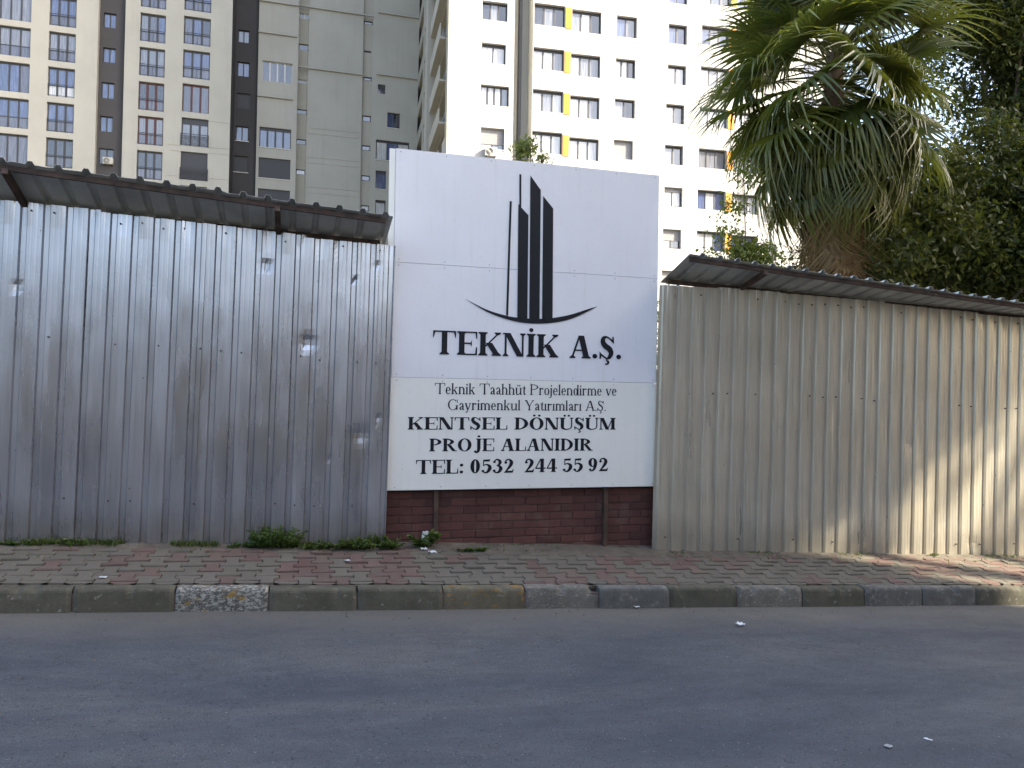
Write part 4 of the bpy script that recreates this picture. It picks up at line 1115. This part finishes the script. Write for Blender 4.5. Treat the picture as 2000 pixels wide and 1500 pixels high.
# air conditioners and window plant, hung on the buildings
def ac(P, sc, label, group=None, dark=False):
    t = tag(empty('air_conditioner', P), label, 'air conditioner')
    g = MB(); g.box((P.x-.42*sc, P.y-.32, P.z), (P.x+.42*sc, P.y-.02, P.z+.6*sc)); o = g.build('casing', MT['ac'], t); bev(o, .02)
    g = MB()
    for k in range(14):
        t0, t1 = 2*math.pi*k/14, 2*math.pi*(k+1)/14
        for rr_ in (.10, .17, .24): g.bar((P.x-.1+rr_*sc*math.cos(t0), P.y-.335, P.z+.3*sc+rr_*sc*math.sin(t0)), (P.x-.1+rr_*sc*math.cos(t1), P.y-.335, P.z+.3*sc+rr_*sc*math.sin(t1)), .022)
    g.build('fan_grille', MT['frame'], t)
    g = MB(); g.bar((P.x-.3, P.y-.3, P.z-.03), (P.x-.3, P.y+.02, P.z-.03), .04); g.bar((P.x+.3, P.y-.3, P.z-.03), (P.x+.3, P.y+.02, P.z-.03), .04); g.build('bracket', MT['frame'], t)
pa = on(957, 307, PW0, WN); ac(Vector((pa.x, pa.y-.02, pa.z)), 1.0, 'white air conditioner box below the shuttered window of the white block')
pa = at(212, 322, YA+.55); ac(Vector((pa.x, pa.y-.02, pa.z)), .95, 'grey air conditioner box on the left charcoal strip of the cream building')

# ================================================================== BUILDINGS ACROSS THE STREET (behind the camera: they shade the street)
def block(name_label, x0, x1, y0, y1, z1, mat, wmat, seed):
    zb = gz((x0+x1)/2)-2
    t = tag(empty('apartment_building', ((x0+x1)/2, y1, zb+2)), name_label, 'building')
    fr = frame_of(Vector((x1, y1, 0)), Vector((-1, 0, 0))); W = x1-x0
    holes = []; nw = int(W//3); fl_ = int((z1-2)//3)
    for i in range(nw):
        for k in range(fl_):
            a = .9+i*W/nw; z = 1.9+k*3+.0; 
            if z+1.4 < z1-.3: holes.append((a, z, a+1.4, z+1.4))
    facade_mesh('wall', fr, 0, W, zb, z1, 0, holes, .2, mat, t)
    g = MB()
    for h in holes: g.box((h[0], .18, h[1]), (h[2], .2, h[3]), 0, fr)
    if holes: g.build('window', MT['gl_dark'], t)
    g = MB(); g.box((.001, .21, zb), (W-.001, y1-y0, z1-.001), 0, fr); g.build('building_core', mat, t)
    g = MB(); g.box((-.2, -.2, z1), (W+.2, y1-y0+.2, z1+.3), 0, fr); g.build('roof', MT['greywall'], t)
block('brown apartment block across the street, behind the viewer to the right', 8, 26.0, -18, -4.5, 23.0, MT['brown'], None, 1)
block('unseen sandy tower block added far along the opposite side to shade the palm and trees', 54, 95, -18, -4.5, 40.5, MT['brown2'], None, 3)  # added out of view, placed and sized for the shade it casts
block('single storey sandy building across the street to the left', -26, 7.5, -20, -7.5, 4.6, MT['brown2'], None, 4)

# ================================================================== TREES
def leafcloud(name, centers, radii, nleaf, size, mat, parent, seed, flat=.5, clump=.30, nclump=None):
    r = np.random.default_rng(seed); C = np.array(centers, float); Rr = np.array(radii, float)
    vol = Rr.prod(axis=1) if Rr.ndim > 1 else Rr**3
    if Rr.ndim == 1: Rr = np.repeat(Rr[:, None], 3, 1)
    nc = nclump or max(30, nleaf//45); ci = r.choice(len(C), nc, p=vol/vol.sum())
    d = r.normal(size=(nc, 3)); d /= np.linalg.norm(d, axis=1)[:, None]
    cl = C[ci] + d*Rr[ci]*(r.uniform(.25, 1.0, nc)**.45)[:, None]
    li = r.integers(0, nc, nleaf); p = cl[li] + r.normal(size=(nleaf, 3))*clump*np.array([1, 1, .7])
    a = r.normal(size=(nleaf, 3)); a[:, 2] -= .35; a /= np.linalg.norm(a, axis=1)[:, None]
    nrm = r.normal(size=(nleaf, 3)); nrm[:, 2] += flat*2; b = np.cross(a, nrm); b /= np.linalg.norm(b, axis=1)[:, None]
    L = size*r.uniform(.6, 1.25, nleaf)[:, None]; Wd = L*.40
    v = np.stack([p, p+a*L*.45+b*Wd*.5, p+a*L, p+a*L*.45-b*Wd*.5], 1).reshape(-1, 3)
    me = bpy.data.meshes.new(name); me.vertices.add(len(v)); me.vertices.foreach_set('co', v.ravel())
    me.loops.add(nleaf*4); me.loops.foreach_set('vertex_index', np.arange(nleaf*4, dtype=np.int32))
    me.polygons.add(nleaf); me.polygons.foreach_set('loop_start', np.arange(0, nleaf*4, 4, dtype=np.int32)); me.polygons.foreach_set('loop_total', np.full(nleaf, 4, dtype=np.int32))
    me.update(calc_edges=True); me.materials.append(mat)
    o = bpy.data.objects.new(name, me); COL.objects.link(o)
    if parent is not None: o.parent = parent; o.matrix_parent_inverse = pinv(parent)
    return o, cl
def tree(label, base, crown, radii, nleaf, size, mat, seed, trunk_r=.14, clump=.3, group=None, limbs=10, name='tree', nclump=None):
    t = tag(empty(name, base), label, 'tree', group)
    o, cl = leafcloud('crown', crown, radii, nleaf, size, mat, t, seed, clump=clump, nclump=nclump); o['kind'] = 'stuff'
    rr_ = random.Random(seed); g = MB(); top = Vector(np.mean(np.array(crown), axis=0)); base = Vector(base)
    pts = [base.lerp(top, k/5)+Vector((rr_.uniform(-.12,.12), rr_.uniform(-.12,.12), 0))*(k > 0) for k in range(6)]
    g.tube(pts, [trunk_r*(1-.14*k) for k in range(6)], 10); g.build('trunk', MT['bark'], t, True)
    for k in range(limbs):
        e_ = Vector(cl[rr_.randrange(len(cl))]); s = pts[2].lerp(pts[5], rr_.random())
        m1 = s.lerp(e_, .5)+Vector((rr_.uniform(-.2,.2), rr_.uniform(-.2,.2), .15))
        g = MB(); g.tube([s, m1, e_], [trunk_r*.32, trunk_r*.2, .008], 6); g.build('limb', MT['bark'], t, True)
    return t
def W(px, py, Y): return tuple(at(px, py, Y))
def rpx(npx, px, py, Y): return npx/F*((at(px, py, Y)-CAM).dot(fwd))
Y1 = 12.2
cr = [(1800,470,Y1),(1900,500,Y1),(1760,400,Y1+.8),(1850,380,Y1+.5),(1980,430,Y1),(2060,380,Y1),(1720,500,Y1-.6),(1930,290,Y1+.8),(2040,520,Y1-.5)]
rp = [85,80,60,75,90,110,60,60,90]
tree('dense dark evergreen tree behind the right fence, right of the palm', at(1850, 1000, Y1).x and (at(1850,800,Y1).x, Y1, gz(8)), [W(*c) for c in cr], [rpx(q, *c) for q, c in zip(rp, cr)], 56000, .155, MT['leaf_dark'], 21, .16, .25)
Y2 = 14.6
cr = [(1960,60,Y2),(1880,30,Y2),(2050,160,Y2),(1985,200,Y2),(1840,-60,Y2),(1960,-80,Y2),(2100,0,Y2),(1900,190,Y2+.5),(1830,110,Y2+.5),(2080,300,Y2)]
rp = [75,60,100,50,70,90,110,45,45,80]
tree('tall dark tree at the right edge rising above the evergreen', (at(2010,800,Y2).x, Y2, gz(11)), [W(*c) for c in cr], [rpx(q, *c) for q, c in zip(rp, cr)], 56000, .17, MT['leaf_dark'], 33, .2, .30)
Y3 = 11.0
cr = [(1420,455,Y3),(1450,500,Y3),(1440,400,Y3),(1480,510,Y3),(1395,500,Y3),(1460,340,Y3)]
rp = [22,26,20,30,14,12]
tree('small light green leafy tree left of the palm, above the canopy', (at(1440,800,Y3).x, Y3, gz(5)), [W(*c) for c in cr], [rpx(q, *c) for q, c in zip(rp, cr)], 3000, .085, MT['leaf_light'], 44, .05, .12, limbs=9)
Y4 = 13.4
cr = [(1700,520,Y4),(1760,540,Y4),(1640,520,Y4),(1580,525,Y4),(1850,560,Y4),(1940,575,Y4)]
rp = [50,50,40,36,50,45]
tree('low dark shrub mass behind the palm trunk at canopy height', (at(1700,800,Y4).x, Y4, gz(8)), [W(*c) for c in cr], [rpx(q, *c) for q, c in zip(rp, cr)], 16000, .13, MT['leaf_dark'], 55, .1, .24, name='shrub')
# saplings above the sign
Y5 = 8.6
tree('bright green sapling top showing above the sign, left one', (at(1022,800,Y5).x, Y5, gz(2)), [W(1026,285,Y5), W(1018,300,Y5), W(1036,292,Y5)], [rpx(13,1024,285,Y5), rpx(11,1024,285,Y5), rpx(8,1024,285,Y5)], 420, .06, MT['leaf_light'], 61, .02, .05, limbs=5, name='sapling', nclump=40)
tree('sparse sapling tip above the sign, right one', (at(1062,800,Y5).x, Y5, gz(2)), [W(1062,308,Y5), W(1056,312,Y5)], [rpx(8,1062,308,Y5), rpx(6,1062,308,Y5)], 110, .05, MT['leaf_light'], 62, .012, .03, limbs=4, name='sapling', nclump=24)
# shrub glimpsed between sign and right fence
tree('yellow green bush in the gap between sign and right fence', (at(1292,900,9.2).x+.1, 9.2, gz(4)), [W(1300,610,9.2), W(1294,680,9.2)], [.25, .3], 1500, .07, MT['leaf_light'], 63, .03, .1, limbs=3, name='bush')
# unseen tree added across the street, crown shaped to shade the end of the fence
tc = Vector((5.95, 7.5, 3.1)) + S*(9.9/(-S.y))
tree('unseen tall tree added on the opposite pavement to shade the right fence', (tc.x-.5, -2.4, zr(tc.x)), [tuple(tc), tuple(tc+Vector((1.7,0,1.2))), tuple(tc+Vector((3.3,.2,2.4))), tuple(tc+Vector((-1.2,0,1.0)))], [2.45, 2.5, 2.5, 2.4], 60000, .26, MT['leaf_mid'], 71, .3, .45, limbs=12)

# ---- palm
YP = 11.6
pb = at(1612, 900, YP); ptop = at(1630, 105, YP)
palm = tag(empty('palm_tree', (pb.x, YP, gz(6))), 'tall fan palm with sunlit green crown and brown skirt of dead fronds behind the fence', 'palm')
tr_pts = [Vector((pb.x, YP, gz(6)-.3)).lerp(ptop, k/6) for k in range(7)]
g = MB(); g.tube(tr_pts, [.22, .19, .17, .17, .18, .20, .14], 14); g.build('trunk', MT['fibre'], palm, True)
def frond_mesh(nm, mat, R0, nl, spread, droop, seed, pet, width=.060, curl=.0):
    r = random.Random(seed); g = MB()
    # petiole along +X from 0 to pet, arching down
    pts = [Vector((pet*t, 0, .10*math.sin(t*math.pi*.6)-.10*t*t)) for t in (0, .25, .5, .75, 1)]
    g.tube(pts, [.016, .013, .011, .009, .007], 5)
    H = pts[-1]
    for i in range(nl):
        a = -spread/2 + spread*i/(nl-1) + r.uniform(-.02, .02); L = R0*(1-.18*abs(a)/(spread/2))*r.uniform(.9, 1.08)
        cup = .16*abs(math.sin(a))
        prev = None; n = 5; tw = r.uniform(-.5, .5)
        dp = droop*r.uniform(.7, 1.4)
        for k in range(n+1):
            t = k/n; rr_ = L*t*(1-.10*dp*t*t)
            x = H.x+rr_*math.cos(a); y = H.y+rr_*math.sin(a); z = H.z + cup*rr_ - dp*L*max(0, t-.35)**1.7*1.1
            wd = width*(.25+1.2*t if t < .45 else (1-t)/.55*.79+.0)*.5 + (.0008)
            px_, py_ = -math.sin(a)*wd, math.cos(a)*wd
            g.v += [(x-px_, y-py_, z+wd*tw*.3), (x, y, z-wd*.45), (x+px_, y+py_, z+wd*.3)]
            if k:
                b_ = len(g.v)-6; g.f += [(b_, b_+1, b_+4, b_+3), (b_+1, b_+2, b_+5, b_+4)]; g.m += [0, 0]
    me = bpy.data.meshes.new(nm); me.from_pydata(g.v, [], g.f); me.materials.append(mat); return me
live = [frond_mesh('frond', MT['palm'], .78+.05*(k % 3), 34, R(250-12*(k % 2)), [.35, .6, .9, .5, 1.1, .75][k], k, .85+.06*(k % 3)) for k in range(6)]
old = [frond_mesh('drooping_frond', MT['palm'], .78, 32, R(190), [1.5, 1.9, 1.7][k], 20+k, .75) for k in range(3)]
dead = [frond_mesh('dead_frond', MT['palm_dead'], .78, 26, R(100), [2.0, 2.6, 2.3][k], 30+k, .55, .034) for k in range(3)]
rp_ = random.Random(12)
def put_frond(me, nm, h, az, el, sc, roll=0):
    """h: height along the trunk top; az: azimuth; el: petiole elevation"""
    base_ = ptop + Vector((0, 0, h)); X = Vector((math.cos(az)*math.cos(el), math.sin(az)*math.cos(el), math.sin(el)))
    Z = Vector((0, 0, 1)); Yv = Z.cross(X)
    if Yv.length < .05: Yv = Vector((0, 1, 0))
    Yv.normalize(); Zv = X.cross(Yv)
    m3 = Matrix((X, Yv, Zv)).transposed().to_4x4() @ Matrix.Rotation(roll, 4, 'X')
    o = link(nm, me, palm); o.matrix_basis = Matrix.Translation(base_) @ m3 @ Matrix.Scale(sc, 4)
    return o
N1 = 86
for i in range(N1):
    t = i/N1; az = i*2.39996+rp_.uniform(-.2,.2)
    el = R(78 - 125*t) + rp_.uniform(-.12, .12)
    put_frond(live[rp_.randrange(6)], 'frond', .35-1.2*t, az, el, rp_.uniform(1.15, 1.7), rp_.uniform(-.8,.8))
for i in range(26):
    t = i/26; az = i*2.39996+1+rp_.uniform(-.2,.2)
    put_frond(old[i % 3], 'drooping_frond', -.9-1.15*t, az, R(-8-40*t)+rp_.uniform(-.2,.2), rp_.uniform(1.1, 1.45), rp_.uniform(-.4,.4))
for i in range(60):
    t = i/60; az = i*2.39996+2+rp_.uniform(-.2,.2)
    put_frond(dead[i % 3], 'dead_frond', -1.75-1.45*t, az, R(-50-22*t)+rp_.uniform(-.12,.12), rp_.uniform(.95, 1.3), rp_.uniform(-.4,.4))

# ================================================================== WEEDS AND LITTER
def weed_clump(label, px, py, npx, hgt, nleaf, seed, group='weeds growing along the foot of the fence', size=.03, Y=None):
    Yv = Y or YF-.06; c = at(px, py, Yv); c = Vector((c.x, Yv, zp(c.x, Yv)))
    t = tag(empty('weed', c), label, 'weed', group)
    r = np.random.default_rng(seed); rad = rpx(npx, px, py, Yv)
    g = MB(); L = []; ns = max(5, nleaf//28)
    for k in range(ns):
        a = r.uniform(0, 2*math.pi); q = rad*math.sqrt(r.uniform())*.8
        s = c+Vector((q*math.cos(a), .35*q*math.sin(a)*.5, 0)); tip = s+Vector((math.cos(a)*hgt*.5*r.uniform(), math.sin(a)*hgt*.3-.03, hgt*r.uniform(.35, 1)*(1-.5*abs(q)/rad)))
        if tip.y > YF-.02: tip.y = YF-.02-.05*r.uniform()
        g.tube([s, s.lerp(tip, .6)+Vector((0,0,.01)), tip], [.0025, .002, .001], 4); L.append((s, tip))
    g.build('stems', MT['weed'], t)
    V = []; Fc = []
    for k in range(nleaf):
        s, tip = L[r.integers(len(L))]; p = s.lerp(tip, r.uniform(.15, 1)); d = Vector(r.normal(size=3)); d.z = abs(d.z)*.5; d.y -= .3; d.normalize()
        b = d.cross(Vector(r.normal(size=3))).normalized(); l = size*r.uniform(.5, 1.3); b_ = len(V)
        V += [p, p+d*l*.4+b*l*.28, p+d*l, p+d*l*.4-b*l*.28]; Fc.append((b_, b_+1, b_+2, b_+3))
    me = bpy.data.meshes.new('leaves'); me.from_pydata([tuple(v) for v in V], [], Fc); me.materials.append(MT['weed']); o = link('leaves', me, t); o['kind'] = 'stuff'
weed_clump('largest bushy green weed clump against the left metal fence', 538, 1064, 52, .25, 2300, 1)
weed_clump('low spreading green weeds just left of the brick wall', 725, 1070, 62, .16, 2000, 2)
weed_clump('low weeds between the bushy clump and the brick wall', 645, 1074, 62, .10, 1400, 3)
weed_clump('small leafy weed against the left end of the left fence', 148, 1068, 18, .08, 260, 4)
weed_clump('thin line of weeds at the far left foot of the fence', 50, 1072, 60, .05, 700, 5)
weed_clump('small weed tuft in front of the brick wall', 920, 1075, 34, .05, 330, 6, Y=YF-.10)
weed_clump('dark broad leaved weed beside the left rusty post', 832, 1066, 20, .22, 260, 7, size=.055, Y=YB-.12)
weed_clump('sparse dry weed at the sunlit foot of the right fence', 1822, 1088, 14, .06, 110, 8, size=.02)
weed_clump('low weeds just right of the bushy clump edge, left of centre', 470, 1074, 30, .06, 380, 9)
def litter(label, px, py, L, Wd, ang, mat, cat='litter', Y=None, on_road=False, crump=.006, name='litter'):
    if on_road:
        n = Vector((-SL, 0, 1)).normalized(); p = on(px, py, Vector((0,0,.006)), n); p.z = zr(p.x)+.014
    else:
        n = Vector((-SL, -.096, 1)).normalized(); p = on(px, py, Vector((0, YK, .182)), n)
    g = MB(); N_ = 6
    for i in range(N_+1):
        for j in range(N_+1):
            a = (i/N_-.5)*L*(1+.2*noise.noise(Vector((j*.7, px, 0)))); b = (j/N_-.5)*Wd*(1+.3*noise.noise(Vector((i*.7, px, 3))))
            g.v.append((p.x+a*math.cos(ang)-b*math.sin(ang), p.y+a*math.sin(ang)+b*math.cos(ang), p.z+.004+abs(noise.noise(Vector((i*.6+px, j*.6, py))))*crump*4+SL*(a*math.cos(ang))))
    for i in range(N_):
        for j in range(N_):
            a = i*(N_+1)+j; g.f.append((a, a+N_+1, a+N_+2, a+1)); g.m.append(0)
    o = g.build(name, mat); tag(o, label, cat); return o
litter('crumpled white paper scrap on the road near the kerb, right of the sign', 1446, 1222, .060, .055, .1, MT['paper'], on_road=True, crump=.008)
litter('small white paper slip on the road at the lower right', 1813, 1448, .042, .015, -.9, MT['paper'], on_road=True, crump=.002)
litter('beige paper scrap on the road left of the white slip', 1735, 1461, .035, .035, .4, MT['ac'], on_road=True, crump=.003)
litter('pale scrap lying in the gutter below the chipped kerb stone', 1242, 1187, .05, .06, .2, MT['plastic'], on_road=True, crump=.004)
litter('small white scrap on the pavement in front of the left fence', 678, 1096, .035, .05, .5, MT['paper'])
litter('flat grey white scrap on the grey pavers at the far left', 201, 1128, .055, .05, 0, MT['plastic'], crump=.002)
for i, (px, py, l_) in enumerate(((828,1073,'larger'), (845,1079,'flatter'))):
    litter(l_+' paper scrap by the foot of the left rusty post', px, py, .06, .08, .3*i, MT['paper'])
r_ = np.random.default_rng(4); V = []; Fc = []
for k in range(5200):
    q = r_.uniform()
    if q < .62: x = r_.uniform(-4, .85) ; y = YF-.015-abs(r_.normal())*.035
    elif q < .8: x = r_.uniform(.85, 9); y = (YF-.02 if x > xs0 else YB-.04)-abs(r_.normal())*.03
    else: x = r_.uniform(-4, 9); y = YF-.05-abs(r_.normal())*.16
    if noise.noise(Vector((x*1.9, 4, y*3))) < (-.02 if q < .62 else .12): continue
    h = r_.uniform(.012, .05)*(1 if q < .62 else .6); a = r_.uniform(0, 6.28); wd = r_.uniform(.0015, .005)
    p = Vector((x, y, zp(x, y)+.004)); d = Vector((math.cos(a), math.sin(a), 0)); t_ = p+d*h*.7+Vector((0, -abs(h*.2), h)); sd_ = Vector((-d.y, d.x, 0))*wd
    b0 = len(V); V += [p-sd_, p+sd_, p.lerp(t_, .6)+sd_*1.4+Vector((0,0,h*.15)), t_, p.lerp(t_, .6)-sd_*1.4+Vector((0,0,h*.15))]; Fc.append((b0, b0+1, b0+2, b0+3, b0+4))
me = bpy.data.meshes.new('grass'); me.from_pydata([tuple(v) for v in V], [], Fc); me.materials.append(MT['grass'])
tag(link('grass', me), kind='stuff')
V = []; Fc = []
for k in range(420):
    x = r_.uniform(-4, 9); q = r_.uniform(); y = YK-abs(r_.normal())*.10-.02 if q < .45 else (YF-abs(r_.normal())*.22-.02 if q < .9 else r_.uniform(1.6, 6.2))
    z = (zr(x)+.004 if y < YK else zp(x, y)+.008); l = r_.uniform(.008, .022); a = r_.uniform(0, 6.28)
    d = Vector((math.cos(a), math.sin(a), r_.uniform(-.1, .5)))*l; e_ = Vector((-math.sin(a), math.cos(a), r_.uniform(-.3, .3)))*l*.35; p = Vector((x, y, z))
    b0 = len(V); V += [p, p+d*.5+e_, p+d, p+d*.5-e_]; Fc.append((b0, b0+1, b0+2, b0+3))
me = bpy.data.meshes.new('dry_leaves'); me.from_pydata([tuple(v) for v in V], [], Fc); me.materials.append(MT['palm_dead'])
tag(link('dry_leaves', me), kind='stuff')
# crumpled plastic bag held in the weed by the post
c = at(831, 1050, YB-.16); g = MB(); n = 10
for i in range(n+1):
    for j in range(16):
        th = math.pi*i/n; ph = 2*math.pi*j/16; d = Vector((math.sin(th)*math.cos(ph), math.sin(th)*math.sin(ph), math.cos(th)))
        q = .045*(1+.55*noise.noise(d*3.1)+.3*noise.noise(d*7)); g.v.append(tuple(c+Vector((d.x*q*.8, d.y*q*.6, d.z*q*1.3))))
for i in range(n):
    for j in range(16): g.f.append((i*16+j, i*16+(j+1) % 16, (i+1)*16+(j+1) % 16, (i+1)*16+j)); g.m.append(0)
tag(g.build('plastic_bag', MT['plastic']), 'crumpled pale plastic bag caught in the weed by the left rusty post', 'plastic bag')
# grit: pebbles in the gutter and on the road
g = MB(); rg = random.Random(9)
for k in range(900):
    x = rg.uniform(-3.5, 9); y = YK-abs(rg.gauss(0, .22))-.01 if k < 620 else rg.uniform(2.0, 6.2)
    if k > 780: y = YF-rg.uniform(.0, .35)
    s = rg.uniform(.002, .006) if k % 12 else rg.uniform(.006, .011)
    z = zr(x)+.002 if y < YK else zp(x, y)+.012
    V = [(x-s,y,z),(x,y-s*.8,z),(x+s,y,z),(x,y+s*.8,z),(x+s*.1,y,z+s*.8)]
    g.add(V, [(0,1,4),(1,2,4),(2,3,4),(3,0,4)])
tag(g.build('grit', MT['dirt']), kind='stuff')
